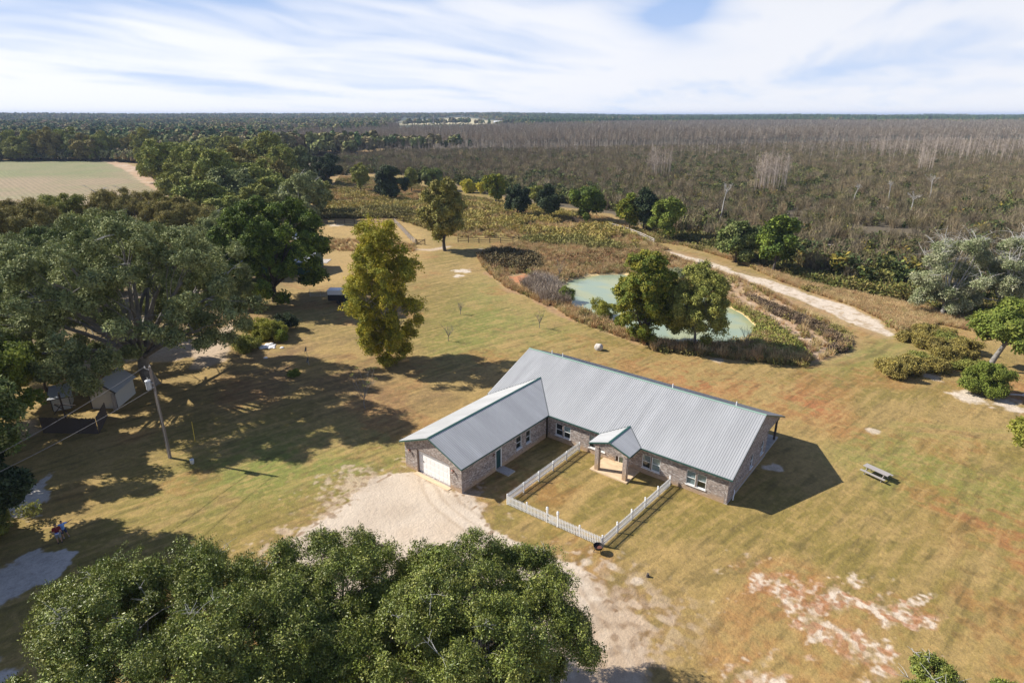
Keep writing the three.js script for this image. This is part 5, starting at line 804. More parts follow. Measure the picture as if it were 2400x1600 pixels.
// base x, base y, top y, crown half width (all read off the view), kind
const single = (x, z, h, R, seed, pal, label, o = {}) => tree({ name: 'meadow_tree', sprig: 'far', h, R, x, z, base: 0.12 * h, lobes: 9, lobeR: 0.44, tufts: 42, tuftR: 0.22, clumps: 640, scale: 0.85, skirt: 1, twigs: 20, seed, pal, label, ...o });
single(-170.59, -120.01, 12.96, 6.63, 141, 'dark', 'round dark oak in the goldenrod meadow', { clumps: 1000 });
single(-206, -132.38, 12.53, 3.81, 142, 'olive', 'small upright green oak left of the round dark oak');
single(-185.19, -144.72, 9.95, 3.17, 143, 'olive', 'narrow dull green tree right of the round dark oak');
single(-183.1, -155.05, 10.55, 5.88, 144, 'oak', 'rounded green tree at the far meadow edge above the lone oak');
single(-237.98, -137.22, 14.3, 7.35, 145, 'dark', 'very dark dense oak at the right end of the tree belt', { clumps: 1000 });
single(-131.94, -140.81, 11.11, 4.52, 146, 'pond', 'light green tree at the meadow edge left of the dark magnolias');
single(-105.17, -120.81, 9.94, 4.11, 147, 'dark', 'left one of two dark magnolia-like trees in the meadow');
single(-92.23, -121.48, 10.76, 3.83, 148, 'dark', 'right one of two dark magnolia-like trees in the meadow');
single(-115.8, -147.31, 6.65, 3.07, 149, 'olive', 'pale olive tree between and behind the two dark magnolias');
single(-79.5, -125.93, 11.24, 6.05, 150, 'deep', 'wide dark green tree left of the pale rail fence', { clumps: 900 });
single(-61.13, -120.84, 10.1, 3.75, 151, 'pond', 'olive green tree touching the dark tree above the pale fence');
single(-56.84, -121.4, 11.89, 3.18, 152, 'dark', 'tall dark tree above the pale rail fence');
single(-45.45, -112.12, 11.44, 4.42, 153, 'bright', 'rounded lighter green tree at the end of the pale fence');
single(-20.06, -97.21, 9.03, 4.8, 154, 'oak', 'left tree of the dense green pair beside the dam road', { clumps: 1000 });
single(-9.72, -92.33, 11.99, 4.58, 155, 'deep', 'taller right tree of the dense green pair beside the dam road', { clumps: 1400 });
single(-163.95, -159.58, 5.17, 3.15, 156, 'yellow', 'small yellow tree behind the lone brown oak'); single(-156.14, -159.64, 4.71, 1.55, 157, 'yellow', 'tiny bright yellow tree at the meadow edge', { clumps: 160 });
single(-155.59, -68.55, 14.56, 8.46, 158, 'greyoak', 'grey-green oak with bare limbs behind the deep green oak', { clumps: 1300, bare: 20, bareL: 2.6, bareR: 0.07, bark: 'pale' });
single(-163.3, -80.76, 10.59, 4.67, 159, 'olive', 'olive tree at the corner of the paddock fence');
// mossy oaks at the right
const mossy = { sprig: 'fine', bark: 'pale', shape: 'tall', lobes: 17, lobeR: 0.27, flat: 0.6, tufts: 80, tuftR: 0.14, clumps: 2300, scale: 1.2, skirt: 1, twigs: 80, bareR: 0.04, bareL: 3.0, name: 'mossy_oak', pal: 'moss' };
put(23.07, -78.39, { ...mossy, seed: 161, h: 14.24, R: 5.96, base: 1, bare: 50, label: 'grey mossy oak at the scrub edge, left of the pair' });
put(30.74, -81.74, { ...mossy, seed: 162, h: 14.07, R: 4.95, base: 2, bare: 60, clumps: 2000, label: 'grey mossy oak with bare limbs, right of the pair' });
put(30.49, -53.52, { seed: 163, name: 'leafy_tree', sprig: 'broad', mat: softLeaf, h: 9.32, R: 5.6, base: 3.2, lobes: 11, lobeR: 0.42, tufts: 100, tuftR: 0.17, clumps: 3000, pal: 'bright', bark: 'grey', lean: [3.6, -2.4], trunk: 0.36, label: 'bright green leaning tree at the right edge' });
put(35.97, -27.36, { seed: 164, name: 'leafy_tree', sprig: 'broad', mat: softLeaf, h: 4.4, R: 2.9, base: 0.6, lobes: 8, tufts: 40, tuftR: 0.2, clumps: 500, scale: 0.7, pal: 'lime', label: 'thin yellow-green sapling at the right edge of the lawn' });

// --- shrubs ---
const shrub = (x, z, h, R, seed, pal, label, o = {}) => tree({ name: 'shrub', category: 'shrub', sprig: 'mid', mat: softLeaf, h, R, x, z, base: 0.05, lobes: 7, lobeR: 0.5, tufts: 30, tuftR: 0.25, clumps: 320, scale: 0.7, skirt: 1, twigs: 12, trunk: 0.06, seed, pal, label, ...o });
shrub(-60.25, 2.11, 2.5, 2.5, 171, 'lime', 'yellow-green bush beside the white rubble', { clumps: 500 }); shrub(-57.98, 1.07, 2.6, 2.0, 172, 'lime', 'right half of the yellow-green bush pair beside the rubble', { clumps: 380 });
shrub(-56.06, 1.04, 1.6, 0.7, 173, 'bright', 'tiny round green shrub right of the yellow-green bushes', { clumps: 140 });
shrub(-60.18, -2.47, 2.6, 2.0, 174, 'dark', 'dark shrub in the shade behind the yellow-green bushes'); shrub(-57.62, 6.15, 1.6, 2.2, 175, 'olive', 'low weedy shrub left of the white rubble');
shrub(-42.9, 7.4, 0.55, 0.5, 176, 'bright', 'tiny green seedling on the brown lawn below the dishes', { clumps: 50 });
shrub(30.63, -43.78, 3.88, 2.59, 177, 'bright', 'round green shrub below the leaning tree', { clumps: 1200 });
shrub(-33.8, -45.25, 3.0, 1.7, 178, 'bright', 'willowy green shrub on the left pond shore'); shrub(-24, -42.07, 3.4, 2.4, 179, 'lime', 'yellow-green willowy shrub on the near pond shore');
shrub(-24.03, -74, 2, 2.2, 180, 'moss', 'grey weedy shrub at the far pond bank'); shrub(-32.99, 42.05, 2.2, 2.4, 181, 'olive', 'low shrub under the dark oak at the left edge');
{ const r = rng(300), spots = [[2060,868],[2085,855],[2110,838],[2140,800],[2170,835],[2200,828],[2225,850],[2130,770],[2100,785],[2160,780],[2185,795],[2215,810],[2145,850],[2050,850]], W = [[[21.12, -42.62], [21.98, -45.75], [22.79, -49.77], [23.46, -58.61], [25.63, -52.65], [26.98, -55.19], [28.46, -51.9], [22.22, -65.06], [21, -60.26], [24.07, -63.97], [25.69, -61.58], [27.46, -59.52], [24.69, -48.89], [20.22, -45.32]]][0];
  W.forEach(([x, z], i) => shrub(x, z, 1.1 + 1.2 * r(), 1.6 + 0.9 * r(), 301 + i, ['gold', 'gold', 'olive', 'gold'][i % 4], 'olive brown bush in the thicket left of the leaning tree', { clumps: 300, scale: 0.75 })); 
  scene.children.forEach((o) => { if (o.userData.label === 'olive brown bush in the thicket left of the leaning tree') o.userData.group = 'bushes of the thicket'; }); }
// bare saplings
function sapling(x, z, h, seed, label, leaves) {
  const r = rng(seed), g = [], o = thing('bare_sapling', label, 'sapling', [x, height(x, z), z]), top = [];
  const st = new THREE.Vector3(0, h * 0.25, 0); g.push(limb(new THREE.Vector3(0, -0.05, 0), st, 0.06, 0.05, 0, r, 4));
  for (let k = 0; k < 9; k++) { const a = k * 2.4, e = new THREE.Vector3(Math.cos(a) * h * 0.3 * (0.5 + r()), h * (0.7 + 0.35 * r()), Math.sin(a) * h * 0.3 * (0.5 + r())); g.push(limb(st, e, 0.03, 0.01, 0.05, r, 5)); top.push(e); for (let m = 0; m < 4; m++) { const s = st.clone().lerp(e, 0.35 + 0.5 * r()); g.push(limb(s, s.clone().add(new THREE.Vector3((r() - 0.5) * h * 0.3, h * 0.2 * r() + 0.1, (r() - 0.5) * h * 0.3)), 0.014, 0.005, 0, r, 3)); } }
  part('stem', g, BARK.grey, o);
  if (leaves) instances('leaves', SPRIG.fine[0], leafMat, top.map((e) => [e.x, e.y - 0.1, e.z, 0, 1, 0, r() * 6, 0.45, tint(PAL.olive, r)]), o);
}
sapling(-35.93, -15.29, 2.9, 401, 'bare grey sapling on the lawn left of the roof ridge'); sapling(-43.68, -26.34, 2.4, 402, 'small bare sapling farthest up the lawn'); sapling(-28.49, -29.18, 3.0, 403, 'crooked sapling with a few leaves below the pond weeds', true);
sapling(-27.47, 7.78, 5.0, 404, 'bare sapling in the shade left of the house', true); sapling(1.11, -41.94, 3.4, 405, 'bare bush at the right end of the pond'); sapling(-44.18, -57.91, 4.5, 406, 'bare grey shrub among the pond weeds, upper one'); sapling(-40.27, -48.66, 4, 407, 'bare grey shrub among the pond weeds, lower one');


// ---------- belts and woods farther off ----------
{
  const r = rng(900), protos = ['belt', 'belt', 'olive', 'belt', 'brown', 'greyoak'].map((pal, i) => ({ pal, i }));
  const made = [];
  const beltTree = (x, z, h, R, kind, label, group) => {
    const key = kind;
    if (!made[key]) { made[key] = tree({ name: 'belt_tree', sprig: 'far', x, z, h: 16, R: 7, base: 0.4, lobes: 12, lobeR: 0.40, tufts: 60, tuftR: 0.17, clumps: 950, scale: 1.0, skirt: 1, twigs: 14, seed: 910 + key, pal: protos[key].pal, label, group }); made[key].scale.set(R / 7, h / 16, R / 7); return; }
    const c = cloneTree(made[key], 'belt_tree', x, z, r() * TAU, 1, label, group); c.scale.set(R / 7, h / 16, R / 7);
  };
  const B = (x, z, h, R, k) => beltTree(x, z, h, R, k, 'rounded crown in the tree belt along the right side of the drilled field', 'trees of the belt right of the field');
  B(-288.2, -82.5, 21.2, 10.4, 0);
  B(-263.5, -84.3, 20.9, 9.2, 1);
  B(-226.2, -62.3, 14.9, 9.3, 2);
  B(-213.7, -69.1, 20.4, 9.9, 3);
  B(-231.4, -89.7, 19.8, 10.2, 4);
  B(-177.6, -56.8, 16.1, 9.2, 5);
  B(-168.7, -41.9, 14.4, 8.2, 0);
  B(-271.5, -126.1, 23.0, 9.4, 2);
  B(-246.3, -120.7, 19.1, 8.4, 3);
  B(-200.4, -79.7, 16.1, 9.2, 0);
  B(-174.8, -71.5, 13.3, 7.8, 1);
  B(-156.3, -51.8, 11.8, 7.4, 2);
  B(-149.0, -38.7, 11.0, 6.9, 3);
  B(-151.2, -28.4, 11.5, 6.9, 4);
  B(-257.5, -137.3, 17.6, 7.2, 5);
  B(-317.1, -89.7, 18.2, 7.6, 0);
  B(-375.8, -165.1, 18.3, 10.4, 2);
  B(-447.2, -184.8, 17.5, 11.2, 3);
  B(-365.7, -173.2, 18.3, 9.8, 0);
  B(-399.5, -146.2, 17.3, 11.5, 1);
  B(-385.5, -115.8, 16.5, 8.0, 2);
  B(-297.9, -119.1, 14.4, 10.2, 3);
  B(-204.6, -92.8, 15.2, 6.1, 4);
  B(-193.9, -98.0, 11.5, 5.0, 5);
  B(-325.1, -164.1, 18.5, 8.0, 0);
  const L = (x, z, h, R, k) => beltTree(x, z, h, R, k, 'tall rounded tree in the row along the far side of the drilled field', 'trees along the far side of the field');
  L(-631.6, -81.0, 22.0, 8.6, 2);
  L(-630.1, -86.8, 22.3, 8.7, 0);
  L(-584.0, -82.6, 17.0, 10.5, 5);
  L(-614.3, -95.7, 18.3, 7.8, 4);
  L(-610.9, -101.2, 21.9, 7.4, 1);
  L(-566.4, -96.2, 16.8, 10.7, 2);
  L(-566.8, -102.3, 21.8, 7.7, 3);
  L(-569.4, -109.3, 17.2, 11.3, 5);
  L(-551.5, -110.5, 22.7, 9.5, 4);
  L(-555.6, -118.0, 19.1, 6.9, 2);
  L(-559.3, -125.6, 22.4, 12.0, 0);
  L(-534.9, -124.4, 19.0, 7.6, 5);
  L(-527.2, -128.4, 18.9, 11.2, 4);
  L(-524.2, -133.9, 19.3, 8.3, 1);
  L(-529.8, -142.4, 19.6, 6.8, 2);
  L(-537.7, -152.2, 16.1, 6.2, 3);
  L(-544.3, -161.7, 17.3, 8.0, 5);
  L(-515.1, -157.6, 19.2, 8.1, 4);
  L(-489.2, -154.3, 22.0, 8.2, 2);
  const Fd = (x, z, h, R, k) => beltTree(x, z, h, R, k, 'woodland tree filling in between the big left oaks and the belt', 'woodland trees between the left oaks and the belt');
  Fd(-131.9, -25.1, 10.8, 5.4, 0);
  Fd(-162.9, -27.5, 10.6, 6.4, 3);
  Fd(-161.7, -12.2, 10.8, 6.2, 2);
  Fd(-165.5, 1.8, 10.6, 5.9, 1);
  Fd(-183.1, 4.9, 10.5, 5.5, 4);
  Fd(-124.8, -30.7, 10.6, 5.2, 5);
  Fd(-129.2, -38.1, 10.5, 5.2, 0);
  Fd(-156.5, 16.3, 13.1, 5.7, 3);
  Fd(-130.2, 0.8, 11.8, 5.0, 2);
}
// scatter points over a polygon
function scatter(poly, n, seed, fn) {
  const r = rng(seed); let x0 = 1e9, x1 = -1e9, z0 = 1e9, z1 = -1e9, k = 0, guard = 0;
  for (const [x, z] of poly) { x0 = Math.min(x0, x); x1 = Math.max(x1, x); z0 = Math.min(z0, z); z1 = Math.max(z1, z); }
  while (k < n && guard++ < n * 40) { const x = lerp(x0, x1, r()), z = lerp(z0, z1, r()); const d = sdPoly(poly, x, z); if (d < 0) { k++; fn(x, z, r, -d); } }
}
function stuff(name, geos, mat, lists, label, category) {   // one or two InstancedMeshes of ground growth
  geos.forEach((g, i) => { if (!lists[i].length) return; const im = instances(numbered(name), g, mat, lists[i], scene); tag(im, label, category, geos.length > 1 ? name.replaceAll('_', ' ') + ' mass' : null, 'stuff'); });
}
const CLEAR = (x, z) => { const d = sdLine(ROAD, x, z); return d < 1.2; };
const SCRUB = [[-277.3, -150.56], [-393.75, -251.68], [-427.77, -343.33], [-309.47, -494.38], [-145.45, -740.62], [57.12, -1004.26], [38.47, -99.37], [27.72, -90.78], [15.73, -91.76], [-4.02, -95.86], [-34.38, -120.15], [-47.35, -119.88], [-63.26, -134.5], [-85.67, -150.8], [-119.77, -157.18], [-162.29, -165.13], [-233.91, -204.6], [-278.41, -190.14]];
const grey = [[0.24, 0.19, 0.11], [0.185, 0.15, 0.08], [0.29, 0.235, 0.15], [0.22, 0.16, 0.085], [0.20, 0.175, 0.07]], greens = [[0.10, 0.13, 0.035], [0.125, 0.145, 0.04], [0.06, 0.095, 0.03], [0.16, 0.16, 0.045]], autumn = [[0.28, 0.22, 0.04], [0.24, 0.16, 0.04], [0.2, 0.19, 0.04]];
{
  const tw = [twigs(1, 44, 4.0, 0.10, 1.9, 0.6), twigs(2, 40, 4.6, 0.10, 1.6, 0.6)], gb = [sprig(31, 46, 0.75, 0.45, 1.2, 1.0, 0.5)], pine = [sprig(33, 60, 0.9, 0.35, 1.0, 1.7, 0.9)];
  const A = [[], []], Bl = [[]], Pn = [[]], Y = [[]];
  const SC = SCRUB, wide = (pal, r) => { const c = tint(pal, r), k = 0.62 + 0.85 * r() * r(); return c.map((v) => v * k); };
  scatter(SC, 40000, 41, (x, z, r, d) => {
    const [a, b] = toAB(x, z), dist = Math.hypot(a, b), n = fbm(x / 60 + 5, z / 60 + 1, 3), edge = sst(40, 4, d) * sst(420, 300, dist), y = height(x, z), s = (0.55 + 0.6 * r() + 0.5 * r() * r()) * (1 + 0.4 * edge) * lerp(1, 1.15, sst(200, 500, dist));
    const gshare = 0.23 + 0.34 * sst(0.42, 0.66, n) + 0.22 * edge + 0.14 * sst(-50, -200, a) * 0, q = r();
    if (fbm(x / 33 + 70, z / 33 + 8, 2) > 0.80) return;
    if (q < gshare * 0.65) Bl[0].push([x, y + 0.8 * s, z, (r() - 0.5) * 0.4, 1, (r() - 0.5) * 0.4, r() * TAU, s * (0.8 + 0.5 * r()), wide(greens, r)]);
    else if (q < gshare) Pn[0].push([x, y + 1.4 * s, z, 0, 1, 0, r() * TAU, s, wide(greens, r)]);
    else if (q < gshare + 0.03 + 0.14 * edge) Y[0].push([x, y + 0.9 * s, z, (r() - 0.5) * 0.4, 1, (r() - 0.5) * 0.4, r() * TAU, s * 0.9, tint(edge > 0.3 && r() < 0.6 ? [[0.15, 0.14, 0.03], [0.11, 0.12, 0.03]] : autumn, r)]);
    else A[r() < 0.5 ? 0 : 1].push([x, y - 0.1, z, (r() - 0.5) * 0.3, 1, (r() - 0.5) * 0.3, r() * TAU, s * (0.75 + 0.4 * r()), wide(grey, r)]);
  });
  stuff('bare_scrub', tw, dryMat, A, 'leafless grey-brown scrub covering the cut-over wetland', 'scrub');
  stuff('green_scrub', gb, leafMat, Bl, 'green leafy bushes scattered through the grey scrub', 'scrub'); stuff('young_pines', pine, leafMat, Pn, 'young dark pines scattered through the grey scrub', 'scrub'); stuff('autumn_scrub', gb, leafMat, Y, 'yellow and rusty bushes scattered through the grey scrub', 'scrub');
}
// bare grey cypress woods behind the scrub, and lone pale snags in front of them
function bareTree(seed, h, tw, n, bright = 0.75, low = 0.5) {
  const r = rng(seed), pos = [], col = [], strip = (ax, ay, az, cx, cy, cz, w0, w1, b) => { for (const a of [0.3, 1.9]) { const sx = Math.cos(a) / 2, sz = Math.sin(a) / 2; pos.push(ax - sx * w0, ay, az - sz * w0, ax + sx * w0, ay, az + sz * w0, cx + sx * w1, cy, cz + sz * w1, ax - sx * w0, ay, az - sz * w0, cx + sx * w1, cy, cz + sz * w1, cx - sx * w1, cy, cz - sz * w1); for (let i = 0; i < 6; i++) col.push(b, b, b * 0.98); } };
  strip(0, 0, 0, (r() - 0.5) * 0.6, h, (r() - 0.5) * 0.6, tw, tw * 0.25, bright);
  for (let k = 0; k < n; k++) { const t = low + (0.98 - low) * r(), a = r() * TAU, l = h * (0.05 + 0.17 * (1.05 - t)) * (0.7 + r()), b = 0.75 + 0.5 * r(); strip(0, h * t, 0, Math.cos(a) * l, h * t + l * (0.3 + 0.7 * r()), Math.sin(a) * l, tw * 0.45, tw * 0.14, b); }
  const g = new THREE.BufferGeometry(); g.setAttribute('position', new THREE.Float32BufferAttribute(pos, 3)); g.setAttribute('color', new THREE.Float32BufferAttribute(col, 3)); g.computeVertexNormals(); return g;
}
{
  const st = [bareTree(53, 15, 0.22, 30, 1.2), bareTree(54, 13, 0.2, 26, 1.2)], bt = [bareTree(51, 15, 0.34, 46, 0.55, 0.58), bareTree(52, 13, 0.3, 44, 0.55, 0.55)], L = [[], []], woods = [[0.36, 0.31, 0.245], [0.46, 0.40, 0.325], [0.27, 0.23, 0.18], [0.38, 0.305, 0.23]], pale = [[0.46, 0.385, 0.32], [0.36, 0.30, 0.25], [0.54, 0.465, 0.40]];
  const WOOD = [[-556.94, -306.94], [-496.11, -325.54], [-305.3, -487.71], [-217.22, -599.57], [-120.16, -747.88], [-88.97, -826.84], [56.47, -972.47], [85.34, -2373.23], [-360.14, -2248.9], [-878.56, -1784.97], [-910.57, -1457.43], [-894.01, -1144.57], [-829.51, -796.67], [-874.62, -661.62], [-839.41, -525.46], [-802.07, -444.42]];
  scatter(WOOD, 30000, 61, (x, z, r) => L[r() < 0.5 ? 0 : 1].push([x, height(x, z) - 0.2, z, (r() - 0.5) * 0.08, 1, (r() - 0.5) * 0.08, r() * TAU, 0.85 + 0.35 * r(), tint(woods, r)]));
  const WOOD2 = [[-992.88, -567.15], [-948.86, -633.88], [-960.89, -805.3], [-1054.07, -911.08], [-1197.63, -701.66]]; scatter(WOOD2, 2500, 62, (x, z, r) => L[0].push([x, height(x, z), z, 0, 1, 0, r() * TAU, 0.95 + 0.3 * r(), tint(woods, r)]));
  scatter([[-496.37, -315.81], [-301.24, -481.2], [-135.92, -698.49], [-65.55, -778.9], [54.45, -874.76], [48.15, -569.03], [-63.1, -515.8], [-241.76, -385.9], [-399.85, -272.94]], 1800, 68, (x, z, r) => { if (fbm(x / 45, z / 45 + 3, 2) < 0.48) return; L[r() < 0.5 ? 0 : 1].push([x, height(x, z), z, (r() - 0.5) * 0.1, 1, (r() - 0.5) * 0.1, r() * TAU, 0.4 + 0.5 * r(), tint(woods, r)]); });
  stuff('bare_wood', bt, dryMat, L, 'grey leafless cypress wood standing behind the scrub', 'wood');
  const S = [[], []];
  scatter([[-219.57, -416.94], [-109.24, -580.6], [32.54, -693.85], [33.48, -432.04], [-20.78, -407.19], [-70.43, -409.05], [-177.94, -372.03]], 130, 63, (x, z, r) => S[r() < 0.5 ? 0 : 1].push([x, height(x, z), z, (r() - 0.5) * 0.1, 1, (r() - 0.5) * 0.1, r() * TAU, 0.7 + 0.35 * r(), tint(pale, r)]));
  scatter([[-131.52, -679.06], [53.95, -850.16], [46.79, -502.67], [8.47, -472.06], [-61.24, -504.96]], 420, 64, (x, z, r) => S[r() < 0.5 ? 0 : 1].push([x, height(x, z), z, (r() - 0.5) * 0.1, 1, (r() - 0.5) * 0.1, r() * TAU, 0.9 + 0.3 * r(), tint(pale, r)]));
  scatter([[-401.22, -373.42], [-129.41, -669.71], [-109.24, -580.6], [-344.38, -317.25]], 70, 65, (x, z, r) => S[r() < 0.5 ? 0 : 1].push([x, height(x, z), z, 0, 1, 0, r() * TAU, 0.6 + 0.4 * r(), tint(pale, r)]));
  stuff('distant_snags', st, dryMat, S, 'many slender pale dead trees standing in the far scrub', 'dead trees');
  // stands that read as separate
  const clump = (pts, n, seed, s, label) => { const q = [[]]; scatter(pts, n, seed, (x, z, r) => q[0].push([x, height(x, z), z, (r() - 0.5) * 0.05, 1, (r() - 0.5) * 0.05, r() * TAU, s * (0.85 + 0.3 * r()), tint(pale, r)])); const im = instances('dead_tree_stand', st[0], dryMat, q[0], scene); im.name = numbered('dead_tree_stand'); tag(im, label, 'dead trees', null, 'stuff'); };
  clump([[-60.97, -233.65], [-50.99, -237.65], [-53.44, -260.85], [-59.72, -274.63], [-69.41, -266.89]], 60, 66, 1.0, 'pale dead tree stand in the middle of the scrub'); clump([[-128.62, -263.2], [-116.8, -266.69], [-130.24, -301.27], [-143.88, -297.6]], 42, 67, 0.95, 'pale dead tree stand at left in the scrub'); clump([[-16.25, -378.46], [-9.5, -380.51], [-13.12, -425.09], [-21.24, -426.77]], 30, 68, 0.9, 'narrow pale dead tree stand far right in the scrub');
}
function snag(x, z, h, seed, label, crown = 1) {
  const r = rng(seed), g = [], o = thing('dead_tree', label, 'dead tree', [x, height(x, z), z]), top = new THREE.Vector3((r() - 0.3) * 2.2, h * 0.8, (r() - 0.5) * 1.5), f = new THREE.Vector3(top.x * 0.5, h * 0.5, top.z * 0.5);
  g.push(limb(new THREE.Vector3(0, -0.2, 0), f, 0.17, 0.13, 0, r, 8), limb(f, top, 0.13, 0.08, 0, r, 6));
  for (let k = 0; k < 9; k++) { const a = k * 2.4 + r(), e = new THREE.Vector3(top.x + Math.cos(a) * h * 0.16 * crown * (0.5 + r()), h * (0.84 + 0.16 * r()), top.z + Math.sin(a) * h * 0.16 * crown * (0.5 + r())), s = f.clone().lerp(top, 0.4 + 0.6 * r()); g.push(limb(s, e, 0.055, 0.02, 0.08, r, 5)); for (let m = 0; m < 5; m++) { const q = s.clone().lerp(e, 0.4 + 0.6 * r()); g.push(limb(q, q.clone().add(new THREE.Vector3((r() - 0.5) * h * 0.15, h * 0.06 * r(), (r() - 0.5) * h * 0.15)), 0.028, 0.012, 0.05, r, 3)); } }
  part('trunk', g, BARK.pale, o);
}
snag(-44.2, -149.72, 13.37, 501, 'pale dead tree standing alone behind the pale rail fence', 0.8); snag(2.78, -200.92, 8.74, 502, 'flat topped dead tree with a dark trunk in the right scrub', 1.7); snag(2.71, -255.01, 10.98, 503, 'pale forked dead tree with a round twiggy top in the right scrub', 1.3); snag(-18.59, -217.3, 9.23, 504, 'leaning thin dead tree left of the pair in the right scrub', 0.5); snag(-8.14, -230.19, 9.84, 505, 'thin pale dead tree just left of the flat topped one', 0.6);
// --- distant mixed forest to the horizon ---
{
  const blob = (seed, n, w, h, cone = 0) => {   // leafy faces over a lumpy dome, each turned roughly outwards
    const r = rng(seed), pos = [], col = [], N = new THREE.Vector3(), S = new THREE.Vector3(), T2 = new THREE.Vector3(), P = new THREE.Vector3(), lumps = [...Array(9)].map((_, i) => { const y = -0.5 + 1.35 * (i + 0.5) / 9, a = i * 2.4 + r(), q = Math.sqrt(Math.max(0.05, 1 - y * y)) * 0.62 * (cone ? 1.1 - 0.75 * (y + 0.5) / 1.35 : 1); return [Math.cos(a) * q, y * 0.68, Math.sin(a) * q, 0.42 * (0.8 + 0.4 * r()) * (cone ? 0.8 : 1)]; });
    for (let k = 0; k < n; k++) {
      const L = lumps[k % 9], u = -0.35 + 1.35 * r(), a = r() * TAU, q = Math.sqrt(1 - u * u), b = 0.75 + 0.5 * r();
      N.set(Math.cos(a) * q, u, Math.sin(a) * q); P.set((L[0] + N.x * L[3]) * w, h * 0.58 + (L[1] + N.y * L[3]) * h * 0.42, (L[2] + N.z * L[3]) * w);
      N.x += (r() - 0.5) * 0.7; N.y += (r() - 0.5) * 0.7; N.z += (r() - 0.5) * 0.7; N.normalize(); S.set(r() - 0.5, r() - 0.5, r() - 0.5).cross(N).normalize(); T2.crossVectors(N, S); const s = w * 0.24 * (0.6 + 0.8 * r());
      const c = [[-s, -s * 0.7], [s, -s * 0.5], [s * 0.6, s], [-s * 0.7, s * 0.8]].map(([x, y]) => P.clone().addScaledVector(S, x).addScaledVector(T2, y));
      for (const i of [0, 1, 2, 0, 2, 3]) { pos.push(c[i].x, Math.max(0, c[i].y), c[i].z); col.push(b, b, b); }
    }
    const g = new THREE.BufferGeometry(); g.setAttribute('position', new THREE.Float32BufferAttribute(pos, 3)); g.setAttribute('color', new THREE.Float32BufferAttribute(col, 3)); g.computeVertexNormals(); return g; };
  const hard = [blob(71, 130, 6.0, 14), blob(72, 130, 5.4, 16)], pineG = [blob(73, 110, 3.8, 19, 1)];
  const H2 = [[], []], P2 = [[]], hp = [[0.17, 0.19, 0.065], [0.23, 0.235, 0.085], [0.10, 0.125, 0.05], [0.25, 0.215, 0.10], [0.24, 0.18, 0.10]], pp = [[0.085, 0.14, 0.055], [0.115, 0.18, 0.07], [0.06, 0.10, 0.05]];
  const LOW = [[-797.61, -636.04], [-1279.61, -1088.96], [-1279.6, -1241.45], [-1267.15, -1335.85], [-1050.55, -1271.93], [-886.06, -1150.92], [-747.25, -975.95], [-810.22, -777.6]]; const FIELDS = [Z.farfield.p, Z.farfield2.p, [[-913.89, -1128.69], [-894.01, -1144.57], [-997.86, -1278.95], [-1034.38, -1284.85]]], WOODP = [[-570.64, -296], [-483.73, -316.61], [-297.28, -474.84], [-118.06, -736.96], [88.03, -968.23], [163.55, -2435.7], [-360.14, -2248.9], [-878.56, -1784.97], [-910.57, -1457.43], [-894.01, -1144.57], [-829.51, -796.67], [-874.62, -661.62], [-839.41, -525.46], [-802.07, -444.42]], CROP = Z.crop.p, r = rng(88);
  for (let k = 0; k < 62000; k++) {
    const t = r(), dist = 520 * Math.pow(5200 / 520, Math.pow(t, 0.82)), ang = (r() * 2 - 1) * 0.80, a = Math.tan(ang) * dist * 0.95, b = dist, [x, z] = fromAB(a, b), R0 = Math.hypot(a, b);
    if (sdPoly(WOODP, x, z) < 0 || FIELDS.some((f) => sdPoly(f, x, z) < 12) || sdPoly(SCRUB, x, z) < 0 || sdPoly(CROP, x, z) < 8) continue;
    const y = height(x, z), right = a / b, piney = sst(-0.1, 0.15, right) * sst(900, 1300, R0) + 0.25, n = fbm(x / 260 + 3, z / 260 + 9, 3), s = lerp(1.0, 1.5, sst(700, 3500, R0)) * lerp(0.55 + 0.8 * r(), 0.95, 0.75 * sst(1800, 3500, R0));
    if (fbm(x / 190 + 31, z / 190 + 4, 2) > 0.66 && R0 > 900) continue;
    if (sdPoly(LOW, x, z) < 0) { if (r() < 0.35) P2[0].push([x, height(x, z), z, 0, 1, 0, r() * TAU, [0.5, 0.3 + 0.15 * r(), 0.5], tint(hp, r)]); continue; }
    if (r() < piney * sst(0.3, 0.55, n + 0.1 * piney)) P2[0].push([x, y, z, 0, 1, 0, r() * TAU, [s, Math.min(1.05, s) * (0.8 + 0.35 * r()), s], tint(pp, r)]); else H2[r() < 0.5 ? 0 : 1].push([x, y, z, 0, 1, 0, r() * TAU, [s, Math.min(1.15, s) * (0.75 + 0.35 * r()), s], tint(hp, r)]);
  }
  scatter([[-986.97, -571.87], [-959.62, -728.83], [-916.38, -882.51], [-710.5, -1136.89], [-655.49, -1335.1], [-249.76, -1604.89], [72.75, -1762.54], [85.34, -2373.23], [-352.63, -2205.08], [-861.53, -1750.62], [-910.57, -1457.43], [-894.01, -1144.57], [-829.51, -796.67], [-874.62, -661.62]], 1600, 94, (x, z, q) => { if (fbm(x / 240, z / 240 + 7, 3) < 0.5) return; const s = 0.6 + 0.6 * q(); H2[0].push([x, height(x, z), z, 0, 1, 0, q() * TAU, [s, s, s], tint(hp, q)]); });
  stuff('distant_forest', hard, farLeaf, H2, 'mixed green forest reaching to the horizon', 'forest'); stuff('distant_pines', pineG, farLeaf, P2, 'dark pine forest along the horizon', 'forest');
  const U = [[]]; scatter([[-644.78, -67.25], [-521.83, -165.47], [-474.93, -151.2], [-460.65, -140.94], [-519.06, -133.26], [-609.77, -60.81]], 420, 89, (x, z, q) => { const s = 0.35 + 0.4 * q(); U[0].push([x, height(x, z) - 0.4, z, 0, 1, 0, q() * TAU, [s, s * 0.9, s], tint(hp, q)]); });
